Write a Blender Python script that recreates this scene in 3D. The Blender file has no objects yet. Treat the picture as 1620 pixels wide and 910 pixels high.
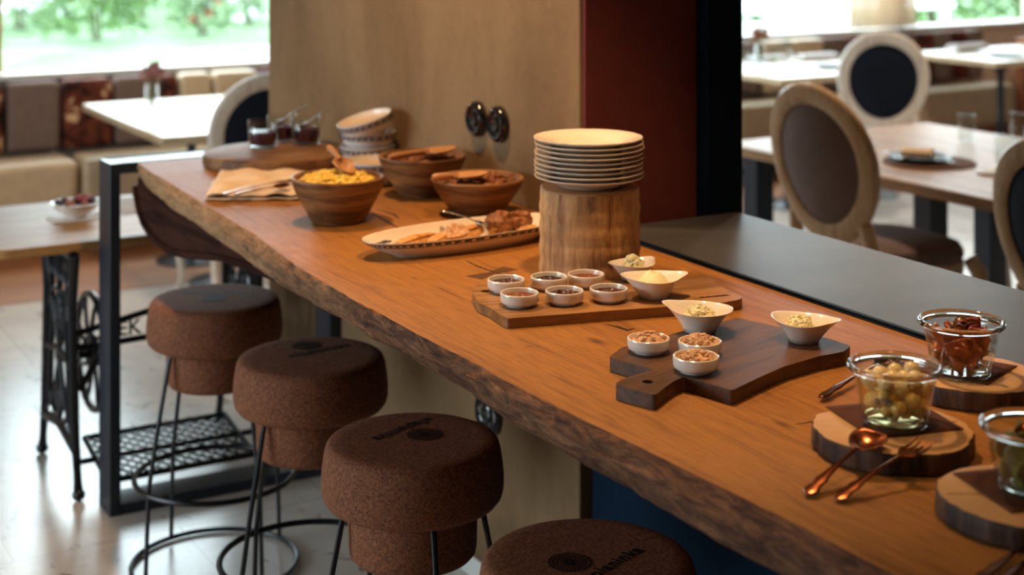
import bpy, bmesh, math, random
from mathutils import Vector, Matrix, noise
random.seed(7)
PI = math.pi
C = bpy.context.scene.collection
# ------------------------------------------------------------ camera
H = 1.734; FPX = 2450.; HZ = -150.
_n = math.hypot(1410, 2450); S_, C_ = 1410/_n, 2450/_n
cam = bpy.data.cameras.new('camera'); camo = bpy.data.objects.new('camera', cam); C.objects.link(camo)
camo.location = (0, 0, H); camo.rotation_euler = (PI/2, 0, -math.atan2(S_, C_))
cam.sensor_width = 36; cam.lens = FPX/1620*36; cam.shift_y = -(455-HZ)/1620
cam.clip_end = 200
cam.dof.use_dof = True; cam.dof.focus_distance = 2.6; cam.dof.aperture_fstop = 3.2
bpy.context.scene.camera = camo
# ------------------------------------------------------------ light
sc = bpy.context.scene
sc.view_settings.view_transform = 'Standard'; sc.view_settings.look = 'None'
sc.view_settings.gamma = 1; sc.view_settings.use_curve_mapping = False
sc.view_settings.exposure = 1.45
w = bpy.data.worlds.new('sky'); sc.world = w; w.use_nodes = True
bg = w.node_tree.nodes['Background']; bg.inputs[0].default_value = (0.78, 0.93, 1.0, 1); bg.inputs[1].default_value = 3.9
def portal(name, loc, rot, sx, sy):
    l = bpy.data.lights.new(name, 'AREA'); l.shape = 'RECTANGLE'; l.size = sx; l.size_y = sy
    l.cycles.is_portal = True
    o = bpy.data.objects.new(name, l); C.objects.link(o); o.location = loc; o.rotation_euler = rot
portal('window_daylight', (4.9, 8.42, 1.7), (-PI/2, 0, 0), 6.6, 1.75)
portal('side_daylight', (-3.55, 4.5, 1.6), (0, -PI/2, 0), 1.6, 3.4)
def spot(loc, target, power, size=2.1, col=(1, .62, .31), rad=.05, blend=.6):
    l = bpy.data.lights.new('ceiling_or_fill_spot', 'SPOT'); l.energy = power; l.spot_size = size; l.spot_blend = blend
    l.color = col; l.shadow_soft_size = rad
    o = bpy.data.objects.new('ceiling_or_fill_spot', l); C.objects.link(o); o.location = loc
    d = Vector(target) - Vector(loc); o.rotation_euler = d.to_track_quat('-Z', 'Y').to_euler()
spot((1.56, 2.35, 2.68), (1.56, 2.35, 1), 40, 1.25)
spot((1.45, 1.2, 2.68), (1.5, 1.3, 1), 9, 1.2)
spot((1.35, 3.5, 2.68), (1.88, 3.45, 1.45), 36, 1.9)
spot((4.2, 4.3, 2.68), (4.1, 4.3, .75), 34, 2.3, (1, .74, .5), .12)
spot((6.2, 5.2, 2.68), (6.3, 6.4, .7), 60, 2.4, (1, .82, .64), .15)  # added fill lamp without a fixture, brightens the far chairs and cushions
spot((1.9, 6.6, 2.68), (1.7, 7.8, .4), 40, 1.7, (1, .84, .66), .15)  # another added fill lamp, lifts the bench and cushions by the left window
# ------------------------------------------------------------ helpers
def W(px, py, z=0.):
    Y = FPX*(H-z)/(py-HZ); X = (px-810)/FPX*Y
    return Vector((C_*X+S_*Y, -S_*X+C_*Y, z))
def tag(o, label=None, cat=None, group=None, kind=None):
    if label: o['label'] = label
    if cat: o['category'] = cat
    if group: o['group'] = group
    if kind: o['kind'] = kind
    return o
def thing(name, label, cat, loc=(0, 0, 0), rz=0., group=None, kind=None, rot=None):
    o = bpy.data.objects.new(name, None); C.objects.link(o); o.empty_display_size = .05
    o.location = loc; o.rotation_euler = rot if rot else (0, 0, rz)
    return tag(o, label, cat, group, kind)
def copy_tree(o, parent=None):
    c = o.copy(); C.objects.link(c)
    if parent: c.parent = parent
    for ch in list(o.children): copy_tree(ch, c)
    return c
class MB:
    def __init__(s): s.v = []; s.f = []; s.m = []
    def add(s, vs, fs, mi=0, M=None):
        b = len(s.v)
        s.v += [tuple(M @ Vector(p)) if M else tuple(p) for p in vs]
        s.f += [tuple(b+i for i in f) for f in fs]; s.m += [mi]*len(fs); return s
    def box(s, x0, y0, z0, x1, y1, z1, mi=0, M=None):
        vs = [(x, y, z) for z in (z0, z1) for y in (y0, y1) for x in (x0, x1)]
        return s.add(vs, [(0,2,3,1),(4,5,7,6),(0,1,5,4),(2,6,7,3),(0,4,6,2),(1,3,7,5)], mi, M)
    def lathe(s, prof, n=40, mi=0, M=None, fn=None, closed=False):
        vs = []; fs = []; k = len(prof)
        for j in range(n):
            a = 2*PI*j/n
            for i, (r, z) in enumerate(prof):
                if fn: r, z = fn(r, z, a)
                vs.append((r*math.cos(a), r*math.sin(a), z))
        for j in range(n):
            q = (j+1) % n
            for i in range(k if closed else k-1):
                p = (i+1) % k
                fs.append((j*k+i, q*k+i, q*k+p, j*k+p))
        if not closed:
            if prof[0][0] > 1e-6: fs.append(tuple(j*k for j in range(n))[::-1])
            if prof[-1][0] > 1e-6: fs.append(tuple(j*k+k-1 for j in range(n)))
        return s.add(vs, fs, mi, M)
    def tube(s, path, r, n=8, closed=False, mi=0, M=None):
        P = [Vector(p) for p in path]; N = len(P); vs = []; fs = []
        R = r if isinstance(r, (list, tuple)) else [r]*N
        t0 = (P[1]-P[0]).normalized(); up = Vector((0, 0, 1)) if abs(t0.z) < .9 else Vector((1, 0, 0))
        nrm = t0.cross(up).normalized()
        for i in range(N):
            if closed: t = (P[(i+1) % N]-P[i-1]).normalized()
            else: t = (P[min(i+1, N-1)]-P[max(i-1, 0)]).normalized()
            nrm = (nrm - t*nrm.dot(t)).normalized(); b = t.cross(nrm)
            for j in range(n):
                a = 2*PI*j/n; vs.append(P[i]+(nrm*math.cos(a)+b*math.sin(a))*R[i])
        for i in range(N if closed else N-1):
            i2 = (i+1) % N
            for j in range(n):
                q = (j+1) % n; fs.append((i*n+j, i*n+q, i2*n+q, i2*n+j))
        if not closed: fs.append(tuple(range(n))[::-1]); fs.append(tuple((N-1)*n+j for j in range(n)))
        return s.add(vs, fs, mi, M)
    def prism(s, poly, z0, z1, mi=0, M=None, top=None, ms=None):
        n = len(poly); top = top or poly
        vs = [(x, y, z0) for x, y in poly]+[(x, y, z1) for x, y in top]
        s.add(vs, [tuple(range(n))[::-1]], mi, M); b = len(s.v)-2*n
        s.f.append(tuple(b+n+i for i in range(n))); s.m.append(mi)
        for i in range(n):
            q = (i+1) % n; s.f.append((b+i, b+q, b+n+q, b+n+i)); s.m.append(ms if ms is not None else mi)
        return s
    def grid(s, nu, nv, fn, mi=0, M=None, wrap=False):
        vs = [fn(i/(nu-1), j/((nv) if wrap else (nv-1))) for i in range(nu) for j in range(nv)]
        fs = [(i*nv+j, (i+1)*nv+j, (i+1)*nv+(j+1) % nv, i*nv+(j+1) % nv) for i in range(nu-1) for j in range(nv if wrap else nv-1)]
        return s.add(vs, fs, mi, M)
    def ball(s, c, r, nu=10, nv=14, sc=(1, 1, 1), mi=0, M=None, jit=0, seed=0):
        vs = []; fs = []
        for i in range(nu+1):
            th = PI*i/nu
            for j in range(nv):
                a = 2*PI*j/nv; d = Vector((math.sin(th)*math.cos(a), math.sin(th)*math.sin(a), math.cos(th)))
                k = r*(1+(jit*noise.noise(d*2.2+Vector((seed, seed*.7, 0))) if jit else 0))
                vs.append((c[0]+d.x*k*sc[0], c[1]+d.y*k*sc[1], c[2]+d.z*k*sc[2]))
        for i in range(nu):
            for j in range(nv):
                q = (j+1) % nv; fs.append((i*nv+j, (i+1)*nv+j, (i+1)*nv+q, i*nv+q))
        return s.add(vs, fs, mi, M)
    def build(s, name, mat, parent=None, loc=None, smooth=True, bevel=0, seg=2, solid=0, sub=0, rot=None, ang=.6):
        me = bpy.data.meshes.new(name); me.from_pydata(s.v, [], s.f)
        for mm in (mat if isinstance(mat, (list, tuple)) else [mat]): me.materials.append(mm)
        me.polygons.foreach_set('material_index', s.m)
        bm = bmesh.new(); bm.from_mesh(me)
        bmesh.ops.remove_doubles(bm, verts=bm.verts, dist=1e-6)
        bmesh.ops.recalc_face_normals(bm, faces=bm.faces); bm.to_mesh(me); bm.free()
        if smooth:
            me.polygons.foreach_set('use_smooth', [True]*len(me.polygons))
            me.set_sharp_from_angle(angle=ang)
        o = bpy.data.objects.new(name, me); C.objects.link(o)
        if parent: o.parent = parent
        if loc is not None: o.location = loc
        if rot is not None: o.rotation_euler = rot
        if solid:
            m = o.modifiers.new('solid', 'SOLIDIFY'); m.thickness = solid; m.offset = 0
        if bevel:
            m = o.modifiers.new('bevel', 'BEVEL'); m.width = bevel; m.segments = seg; m.limit_method = 'ANGLE'; m.angle_limit = .7
            m.harden_normals = False
        if sub:
            m = o.modifiers.new('sub', 'SUBSURF'); m.levels = sub; m.render_levels = sub
        return o
def T(x=0, y=0, z=0): return Matrix.Translation((x, y, z))
def R(a, ax='Z'): return Matrix.Rotation(a, 4, ax)
def nz(x, y=0, z=0): return noise.noise(Vector((x, y, z)))
# ------------------------------------------------------------ materials
def srgb(r, g, b):
    f = lambda c: (c/255/12.92 if c/255 <= .04045 else ((c/255+.055)/1.055)**2.4)
    return (f(r), f(g), f(b), 1)
class NT:
    def __init__(s, name):
        s.mat = bpy.data.materials.new(name); s.mat.use_nodes = True; s.t = s.mat.node_tree
        s.b = s.t.nodes['Principled BSDF']; s.out = s.t.nodes['Material Output']; s.tc = None
    def n(s, typ, **kw):
        nd = s.t.nodes.new(typ)
        for k, v in kw.items():
            if k.startswith('_'): setattr(nd, k[1:], v)
            else: nd.inputs[k.replace('__', ' ')].default_value = v
        return nd
    def l(s, a, b): s.t.links.new(a, b)
    def coord(s, scale=(1, 1, 1), kind='Object', rot=(0, 0, 0)):
        tc = s.n('ShaderNodeTexCoord'); mp = s.n('ShaderNodeMapping'); s.l(tc.outputs[kind], mp.inputs[0])
        mp.inputs['Scale'].default_value = scale; mp.inputs['Rotation'].default_value = rot; return mp.outputs[0]
    def noise(s, vec, scale, detail=6, rough=.6, dist=0):
        nd = s.n('ShaderNodeTexNoise'); nd.inputs['Scale'].default_value = scale; nd.inputs['Detail'].default_value = detail
        nd.inputs['Roughness'].default_value = rough; nd.inputs['Distortion'].default_value = dist; s.l(vec, nd.inputs['Vector']); return nd.outputs['Fac']
    def ramp(s, fac, stops):
        nd = s.n('ShaderNodeValToRGB'); e = nd.color_ramp.elements
        e[0].position, e[0].color = stops[0]; e[1].position, e[1].color = stops[-1]
        for p, c in stops[1:-1]:
            x = e.new(p); x.color = c
        s.l(fac, nd.inputs[0]); return nd.outputs[0]
    def mix(s, fac, a, b, typ='MIX'):
        nd = s.n('ShaderNodeMix', _data_type='RGBA', _blend_type=typ)
        for inp, val in ((nd.inputs[0], fac), (nd.inputs[6], a), (nd.inputs[7], b)):
            if hasattr(val, 'is_linked') or hasattr(val, 'links'): s.l(val, inp)
            else: inp.default_value = val
        return nd.outputs[2]
    def bump(s, h, strength=.3, dist=.01):
        nd = s.n('ShaderNodeBump'); nd.inputs['Strength'].default_value = strength; nd.inputs['Distance'].default_value = dist
        s.l(h, nd.inputs['Height']); s.l(nd.outputs[0], s.b.inputs['Normal'])
    def fin(s, col=None, rough=.5, metal=0, spec=.5, coat=0):
        if col is not None:
            if hasattr(col, 'links'): s.l(col, s.b.inputs['Base Color'])
            else: s.b.inputs['Base Color'].default_value = col
        s.b.inputs['Roughness'].default_value = rough; s.b.inputs['Metallic'].default_value = metal
        s.b.inputs['Specular IOR Level'].default_value = spec; s.b.inputs['Coat Weight'].default_value = coat
        s.b.inputs['Coat Roughness'].default_value = .08
        return s.mat
def plain(name, c, rough=.5, metal=0, spec=.5, coat=0, var=.12, scale=20, bump=0, bs=200, bd=.001):
    m = NT(name); v = m.coord(); f = m.noise(v, scale)
    lo = tuple(x*(1-var) for x in c[:3])+(1,); hi = tuple(min(1, x*(1+var)) for x in c[:3])+(1,)
    col = m.ramp(f, [(.3, lo), (.7, hi)])
    if bump: m.bump(m.noise(v, bs, 4), bump, bd)
    return m.fin(col, rough, metal, spec, coat)
def wood(name, dark, mid, light, axis=0, stretch=14, scale=9, rough=.45, bump=.25, spec=.4, coat=0, dist=.6):
    m = NT(name); sc_ = [stretch]*3; sc_[axis] = 1.
    v = m.coord(tuple(sc_)); f1 = m.noise(v, scale*.35, 8, .65, dist); f2 = m.noise(v, scale*2.5, 5, .7)
    c1 = m.ramp(f1, [(.28, dark), (.45, mid), (.6, light), (.75, mid)])
    c2 = m.ramp(f2, [(.35, (.72, .72, .72, 1)), (.6, (1, 1, 1, 1))])
    col = m.mix(.8, c1, c2, 'MULTIPLY'); m.bump(f2, bump, .002)
    return m.fin(col, rough, 0, spec, coat)
M = {}
# far darker grain, knots and cracks of the bar table top
def oak_top():
    m = NT('bar_oak'); v = m.coord((22, 1.3, 22)); f1 = m.noise(v, 1.8, 10, .66, .9); f2 = m.noise(m.coord((60, 4, 60)), 3.2, 5, .7)
    col = m.ramp(f1, [(.28, srgb(104, 62, 26)), (.42, srgb(148, 95, 41)), (.55, srgb(163, 108, 48)), (.68, srgb(142, 90, 39)), (.82, srgb(104, 60, 25))])
    col = m.mix(.85, col, m.ramp(f2, [(.34, (.66, .62, .58, 1)), (.56, (1, 1, 1, 1))]), 'MULTIPLY')
    geo = m.n('ShaderNodeNewGeometry')
    base = m.coord()
    for (px, py, r, st) in [(943.6, 540, .016, .85), (1240, 672, .014, .7), (985, 519, .02, .45), (655, 440, .007, .6), (838, 548, .006, .5), (1395, 742, .01, .4), (700, 610, .005, .4), (540, 375, .008, .6)]:
        p = W(px, py, 1.)
        mp = m.n('ShaderNodeMapping'); mp.inputs['Location'].default_value = (-p.x*2.2, -p.y*.8, -p.z); mp.inputs['Scale'].default_value = (2.2, .8, 1)
        m.l(base, mp.inputs[0])
        ad = m.n('ShaderNodeVectorMath', _operation='LENGTH'); m.l(mp.outputs[0], ad.inputs[0])
        wob = m.n('ShaderNodeMath', _operation='MULTIPLY_ADD'); wob.inputs[1].default_value = r*1.4; m.l(f2, wob.inputs[0]); m.l(ad.outputs['Value'], wob.inputs[2])
        rp = m.ramp(wob.outputs[0], [(r*1.0, (st, st, st, 1)), (min(.98, r*2.5), (0, 0, 0, 1))])
        bw = m.n('ShaderNodeRGBToBW'); m.l(rp, bw.inputs[0])
        col = m.mix(bw.outputs[0], col, srgb(62, 30, 18))
    m.bump(f2, .12, .002)
    mt = m.fin(col, .5, 0, .3); return mt
M['oak'] = oak_top()
def bark_edge():
    m = NT('live_edge'); v = m.coord((1, .22, 1.3)); f1 = m.noise(v, 42, 8, .75, .8); f2 = m.noise(m.coord(), 9, 4, .6)
    col = m.ramp(f1, [(.3, srgb(34, 20, 16)), (.46, srgb(92, 58, 40)), (.6, srgb(140, 96, 66)), (.75, srgb(176, 132, 92))])
    col = m.mix(.7, col, m.ramp(f2, [(.3, (.5, .44, .4, 1)), (.65, (1, 1, 1, 1))]), 'MULTIPLY'); m.bump(f1, .8, .006)
    # the sapwood at the far end lost its bark and is pale
    sx = m.n('ShaderNodeSeparateXYZ'); m.l(m.coord(), sx.inputs[0]); ad = m.n('ShaderNodeMath', _operation='MULTIPLY_ADD'); ad.inputs[1].default_value = .9; m.l(f2, ad.inputs[0]); m.l(sx.outputs[1], ad.inputs[2])
    dv = m.n('ShaderNodeMath', _operation='MULTIPLY'); dv.inputs[1].default_value = .2; m.l(ad.outputs[0], dv.inputs[0])
    k = m.n('ShaderNodeRGBToBW'); m.l(m.ramp(dv.outputs[0], [(.60, (0, 0, 0, 1)), (.84, (1, 1, 1, 1))]), k.inputs[0])
    col = m.mix(k.outputs[0], col, m.ramp(f1, [(.3, srgb(96, 66, 46)), (.5, srgb(168, 128, 92)), (.7, srgb(192, 154, 114))]))
    return m.fin(col, .75, 0, .25)
M['edge'] = bark_edge()
M['hull'] = wood('dark_wood', srgb(24, 12, 10), srgb(50, 27, 22), srgb(72, 42, 32), 1, rough=.85, spec=.08)
M['steel'] = plain('painted_steel', srgb(20, 34, 50), .35, .0, .6, bump=.1)
M['black'] = plain('black_iron', srgb(12, 18, 28), .3, .2, .6, bump=.25, bs=90)
M['rod'] = plain('black_rod', srgb(20, 24, 32), .35, .3, .5)
M['counter'] = None
def slate():
    m = NT('slate_counter'); f = m.noise(m.coord((1, 1.5, 1)), 5, 8, .6, .4); g = m.noise(m.coord(), 160, 3)
    col = m.ramp(f, [(.3, srgb(52, 50, 50)), (.7, srgb(70, 67, 66))]); m.bump(m.mix(.5, f, g), .12, .003)
    m.fin(col, .42, 0, .42); return m.mat
M['counter'] = slate()
def concrete():
    m = NT('trowelled_plaster'); f = m.noise(m.coord((1, 1.1, .6)), 2.2, 9, .62, .5); g = m.noise(m.coord(), 40, 6)
    col = m.ramp(f, [(.3, srgb(118, 92, 66)), (.5, srgb(136, 109, 80)), (.72, srgb(148, 122, 92))])
    col = m.mix(.5, col, m.ramp(g, [(.3, (.82, .82, .82, 1)), (.6, (1, 1, 1, 1))]), 'MULTIPLY'); m.bump(f, .25, .02)
    return m.fin(col, .88, 0, .15)
M['concrete'] = concrete()
M['red'] = plain('red_brown_panel', srgb(98, 46, 42), .7, 0, .15, bump=.1, bs=120)
M['blackpanel'] = plain('black_panel', srgb(4, 14, 26), .6, 0, .1)
M['bluecab'] = plain('petrol_blue_panel', srgb(10, 34, 54), .8, 0, .1)
def stone():
    m = NT('travertine_floor'); v = m.coord()
    f = m.noise(v, 1.6, 8, .65, .8); g = m.noise(m.coord((1, .5, 1), rot=(0, 0, .5)), 15, 6, .72, .8)
    col = m.ramp(f, [(.3, srgb(184, 174, 166)), (.5, srgb(208, 202, 196)), (.7, srgb(220, 216, 212))])
    col = m.mix(1., col, m.ramp(g, [(.34, srgb(96, 66, 52)), (.395, (1, 1, 1, 1))]), 'MULTIPLY')
    br = m.n('ShaderNodeTexBrick', Scale=1.0); br.inputs['Mortar Size'].default_value = .0022; br.inputs['Brick Width'].default_value = .9; br.inputs['Row Height'].default_value = .6
    br.inputs['Color1'].default_value = (1, 1, 1, 1); br.inputs['Color2'].default_value = (.9, .89, .88, 1); br.inputs['Mortar'].default_value = (.62, .58, .55, 1)
    m.l(v, br.inputs[0]); col = m.mix(1., col, br.outputs[0], 'MULTIPLY'); m.bump(g, .2, .002)
    return m.fin(col, .26, 0, .8)
M['stone'] = stone()
def planks():
    m = NT('oak_floor'); v = m.coord(rot=(0, 0, .0)); br = m.n('ShaderNodeTexBrick', Scale=1.0)
    br.inputs['Brick Width'].default_value = .7; br.inputs['Row Height'].default_value = .12; br.inputs['Mortar Size'].default_value = .002
    br.inputs['Color1'].default_value = srgb(150, 98, 62); br.inputs['Color2'].default_value = srgb(172, 118, 78); br.inputs['Mortar'].default_value = srgb(80, 50, 34)
    m.l(v, br.inputs[0]); f = m.noise(m.coord((2, 20, 2)), 5, 6)
    col = m.mix(.6, br.outputs[0], m.ramp(f, [(.3, (.7, .7, .7, 1)), (.6, (1, 1, 1, 1))]), 'MULTIPLY'); return m.fin(col, .45)
M['planks'] = planks()
def cork():
    m = NT('cork'); v = m.coord(); f = m.noise(v, 230, 3, .7); g = m.noise(v, 190, 5, .7)
    vo = m.n('ShaderNodeTexVoronoi', Scale=330.0); m.l(v, vo.inputs['Vector'])
    col = m.ramp(g, [(.32, srgb(90, 54, 40)), (.5, srgb(138, 90, 66)), (.68, srgb(160, 108, 80))])
    col = m.mix(.9, col, m.ramp(f, [(.36, (.55, .5, .48, 1)), (.5, (1, 1, 1, 1))]), 'MULTIPLY')
    bw = m.n('ShaderNodeRGBToBW'); m.l(vo.outputs['Color'], bw.inputs[0])
    col = m.mix(.35, col, m.ramp(bw.outputs[0], [(.2, (.55, .5, .5, 1)), (.8, (1, 1, 1, 1))]), 'MULTIPLY')
    m.bump(f, .35, .0015); return m.fin(col, .85, 0, .2)
M['cork'] = cork()
M['print'] = plain('black_print', srgb(18, 16, 20), .7, 0, .2)
M['china'] = plain('cream_china', srgb(232, 216, 196), .12, 0, .6, coat=.3, var=.02)
M['white_china'] = plain('white_china', srgb(238, 226, 214), .12, 0, .6, coat=.3, var=.02)
M['bluewhite'] = plain('enamel', srgb(226, 220, 214), .25, 0, .5, coat=.2, var=.03)
M['cream_in'] = plain('cream_glaze', srgb(216, 186, 152), .3, 0, .5, coat=.2, var=.03)
M['navy'] = plain('navy_print', srgb(38, 42, 66), .4, 0, .3)
M['boardlight'] = wood('oak_board', srgb(92, 58, 28), srgb(142, 98, 52), srgb(170, 122, 70), 0, 10, 10, .45)
M['boarddark'] = wood('walnut_board', srgb(44, 26, 16), srgb(76, 48, 30), srgb(102, 66, 40), 0, 12, 9, .5)
M['disc'] = wood('old_walnut_disc', srgb(50, 32, 20), srgb(112, 78, 48), srgb(150, 110, 72), 0, 6, 7, .6)
M['bowlwood'] = wood('mango_wood', srgb(58, 36, 20), srgb(116, 78, 46), srgb(160, 114, 70), 2, .12, 120, .42)
M['spoonwood'] = wood('beech', srgb(150, 96, 56), srgb(186, 128, 80), srgb(206, 150, 100), 0, 10, 6, .45)
def logm(name, dark, mid, light):
    m = NT(name); v = m.coord((6, 6, .7)); f = m.noise(v, 3.2, 9, .68, 1.2); g = m.noise(m.coord((9, 9, 1.2)), 14, 5)
    col = m.ramp(f, [(.3, dark), (.4, mid), (.58, light), (.75, mid)]); col = m.mix(.7, col, m.ramp(g, [(.32, (.6, .56, .52, 1)), (.55, (1, 1, 1, 1))]), 'MULTIPLY')
    m.bump(f, .5, .008); return m.fin(col, .55, 0, .3)
M['log'] = logm('peeled_log', srgb(74, 44, 26), srgb(178, 126, 78), srgb(216, 168, 112))
M['logtop'] = wood('log_end', srgb(140, 90, 54), srgb(178, 128, 82), srgb(200, 152, 104), 2, .3, 6, .6)
M['sliceend'] = wood('slice_end', srgb(160, 112, 64), srgb(202, 154, 100), srgb(220, 176, 122), 2, .3, 5, .6)
M['bark'] = logm('bark', srgb(14, 9, 8), srgb(40, 24, 17), srgb(98, 64, 42))
def glass(name, tint=(.96, .98, .97, 1), base=.04, edge=.7, pw=4.):
    m = NT(name); m.t.nodes.remove(m.b)
    tr = m.n('ShaderNodeBsdfTransparent'); tr.inputs[0].default_value = tint
    gl = m.n('ShaderNodeBsdfGlossy'); gl.inputs['Roughness'].default_value = .03; gl.inputs[0].default_value = (1, 1, 1, 1)
    lw = m.n('ShaderNodeLayerWeight'); lw.inputs[0].default_value = .5
    pwn = m.n('ShaderNodeMath', _operation='POWER'); pwn.inputs[1].default_value = pw; m.l(lw.outputs['Facing'], pwn.inputs[0])
    mr = m.n('ShaderNodeMath', _operation='MULTIPLY_ADD'); mr.inputs[1].default_value = edge; mr.inputs[2].default_value = base
    m.l(pwn.outputs[0], mr.inputs[0])
    mx = m.n('ShaderNodeMixShader'); m.l(mr.outputs[0], mx.inputs[0]); m.l(tr.outputs[0], mx.inputs[1]); m.l(gl.outputs[0], mx.inputs[2])
    m.l(mx.outputs[0], m.out.inputs[0]); return m.mat
M['glass'] = glass('clear_glass', (.94, .96, .95, 1), .045, .6, 3)
M['pane'] = glass('window_glass', (.97, .985, .98, 1), .02, .5, 5)
M['liquid'] = glass('pickling_brine', (.95, .86, .62, 1), .02, .3, 4)
M['copper'] = plain('copper', srgb(138, 78, 48), .2, 1, .5, var=.08, scale=60, bump=.08, bs=150)
M['chrome'] = plain('stainless', srgb(190, 190, 186), .22, 1)
M['napkin'] = plain('beige_linen', srgb(232, 206, 176), .9, 0, .1, bump=.3, bs=400)
M['whitenap'] = plain('white_paper', srgb(225, 222, 222), .85, 0, .1)
M['leather'] = plain('brown_leather', srgb(84, 50, 34), .8, 0, .1, bump=.2, bs=200)
M['beige_leather'] = plain('beige_leather', srgb(196, 172, 140), .38, 0, .5, bump=.1, bs=120)
M['taupe'] = plain('taupe_cord', srgb(112, 92, 84), .85, 0, .2, bump=.4, bs=120)
def cowhide():
    m = NT('cowhide'); f = m.noise(m.coord(), 9, 4, .6, .6)
    col = m.ramp(f, [(.38, srgb(30, 14, 12)), (.5, srgb(92, 42, 28)), (.6, srgb(110, 58, 38)), (.64, srgb(206, 168, 130))]); return m.fin(col, .8, 0, .2)
M['cowhide'] = cowhide()
M['benchwood'] = wood('larch_panel', srgb(120, 66, 40), srgb(160, 96, 60), srgb(178, 112, 72), 0, 10, 5, .5)
M['framewood'] = wood('window_larch', srgb(140, 84, 42), srgb(180, 116, 62), srgb(196, 134, 78), 2, 10, 5, .5)
M['tablelight'] = wood('pale_oak', srgb(176, 146, 110), srgb(204, 178, 140), srgb(218, 196, 162), 1, 10, 5, .32, spec=.6)
M['tablemid'] = wood('oak_table', srgb(130, 88, 52), srgb(166, 120, 74), srgb(184, 140, 92), 1, 10, 5, .42, spec=.4)
M['sewtop'] = wood('sewing_oak', srgb(146, 104, 58), srgb(180, 136, 84), srgb(194, 152, 98), 0, 10, 5, .5, spec=.3)
M['wframe'] = wood('whitewashed_beech', srgb(196, 174, 154), srgb(222, 206, 190), srgb(232, 220, 206), 2, 8, 6, .45)
M['tframe'] = wood('tan_beech', srgb(178, 136, 96), srgb(208, 168, 126), srgb(220, 184, 144), 2, 8, 6, .42)
M['velvet'] = plain('brown_velvet', srgb(122, 102, 96), .9, 0, .2, bump=.2, bs=300)
M['blackvelvet'] = plain('navy_black_velvet', srgb(16, 22, 34), .85, 0, .2)
M['teal'] = plain('teal_velvet', srgb(20, 66, 66), .8, 0, .2)
M['greyseat'] = plain('grey_fabric', srgb(120, 116, 128), .85, 0, .2)
M['plaster'] = plain('white_plaster', srgb(206, 196, 184), .85, 0, .2, var=.04)
M['ceiling'] = plain('ceiling_wood', srgb(150, 120, 92), .8, 0, .2, var=.06)
M['sill'] = plain('white_sill', srgb(224, 224, 220), .45, 0, .5, var=.03)
def curtain_mat():
    m = NT('sheer_curtain'); f = m.noise(m.coord((20, 20, 1)), 4, 3); c = m.ramp(f, [(.3, srgb(206, 186, 160)), (.7, srgb(232, 216, 192))]); m.fin(c, .9, 0, .1)
    t_ = m.n('ShaderNodeBsdfTranslucent'); m.l(c, t_.inputs[0]); x = m.n('ShaderNodeMixShader'); x.inputs[0].default_value = .6
    m.l(m.b.outputs[0], x.inputs[1]); m.l(t_.outputs[0], x.inputs[2]); y = m.n('ShaderNodeMixShader'); y.inputs[0].default_value = .25
    p = m.n('ShaderNodeBsdfTransparent'); m.l(x.outputs[0], y.inputs[1]); m.l(p.outputs[0], y.inputs[2]); m.l(y.outputs[0], m.out.inputs[0]); return m.mat
M['curtain'] = curtain_mat()
def rim_glass():
    m = NT('thick_glass'); f = m.noise(m.coord(), 20, 2); c = m.ramp(f, [(.3, (.93, .97, .95, 1)), (.7, (.97, 1, .98, 1))]); m.fin(c, .02, 0, .5); m.b.inputs['Transmission Weight'].default_value = 1; m.b.inputs['IOR'].default_value = 1.48; return m.mat
M['rimglass'] = rim_glass()
M['socket'] = plain('black_porcelain', srgb(8, 16, 24), .08, 0, .7, coat=.6)
M['slate'] = plain('dark_stoneware', srgb(34, 40, 48), .35, 0, .5)
M['placemat'] = plain('brown_placemat', srgb(96, 66, 48), .8, 0, .2, bump=.5, bs=120)
# ------------------------------------------------------------ setting
def struct(name, mb, mat, **k):
    return tag(mb.build(name, mat, **k), kind='structure')
XB, YC = 1.912, 3.0
struct('floor', MB().box(-4, -4, -.1, 11.2, 6.9, 0), M['stone'], smooth=False)
struct('floor_oak', MB().box(-4, 6.9, -.1, 11.2, 8.6, 0), M['planks'], smooth=False)
struct('ceiling', MB().box(-4.1, -4.1, 2.72, 11.3, 8.7, 2.82), M['ceiling'], smooth=False)
# back wall: plinth below the windows and the strip above
b = MB(); b.box(-4, 8.3, 0, 11.2, 8.6, .83); b.box(-4, 8.3, 2.5, 11.2, 8.6, 2.72); b.box(-4, 8.3, .83, 1.62, 8.6, 2.5); b.box(9.6, 8.3, .83, 11.2, 8.6, 2.5)
struct('wall_back', b, M['plaster'], smooth=False)
b = MB(); b.box(-3.9, -4, 0, -3.6, 2.8, 2.72); b.box(-3.9, 6.2, 0, -3.6, 8.6, 2.72); b.box(-3.9, 2.8, 0, -3.6, 6.2, .8); b.box(-3.9, 2.8, 2.4, -3.6, 6.2, 2.72)
struct('wall_left', b, M['plaster'], smooth=False)
struct('wall_right', MB().box(11.0, -4, 0, 11.2, 8.3, 2.72), M['plaster'], smooth=False)
struct('wall_front', MB().box(-3.6, -4, 0, 11.0, -3.8, 2.72), M['plaster'], smooth=False)
def window(n, x0, x1, z0=.84, z1=2.48, y=8.33):
    r = thing('window_%d' % n, None, None, ((x0+x1)/2, y, z0), kind='structure')
    hw = (x1-x0)/2; h = z1-z0; b = MB()
    for a, c in ((-hw, -hw+.085), (hw-.085, hw)): b.box(a, 0, 0, c, .1, h)
    b.box(-hw+.085, 0, h-.08, hw-.085, .1, h); b.box(-hw+.085, .04, 0, hw-.085, .08, .02)
    b.build('frame', M['framewood'], r, bevel=.004)
    MB().box(-hw+.085, .05, .0205, hw-.085, .056, h-.08).build('pane', M['pane'], r, smooth=False)
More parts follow.
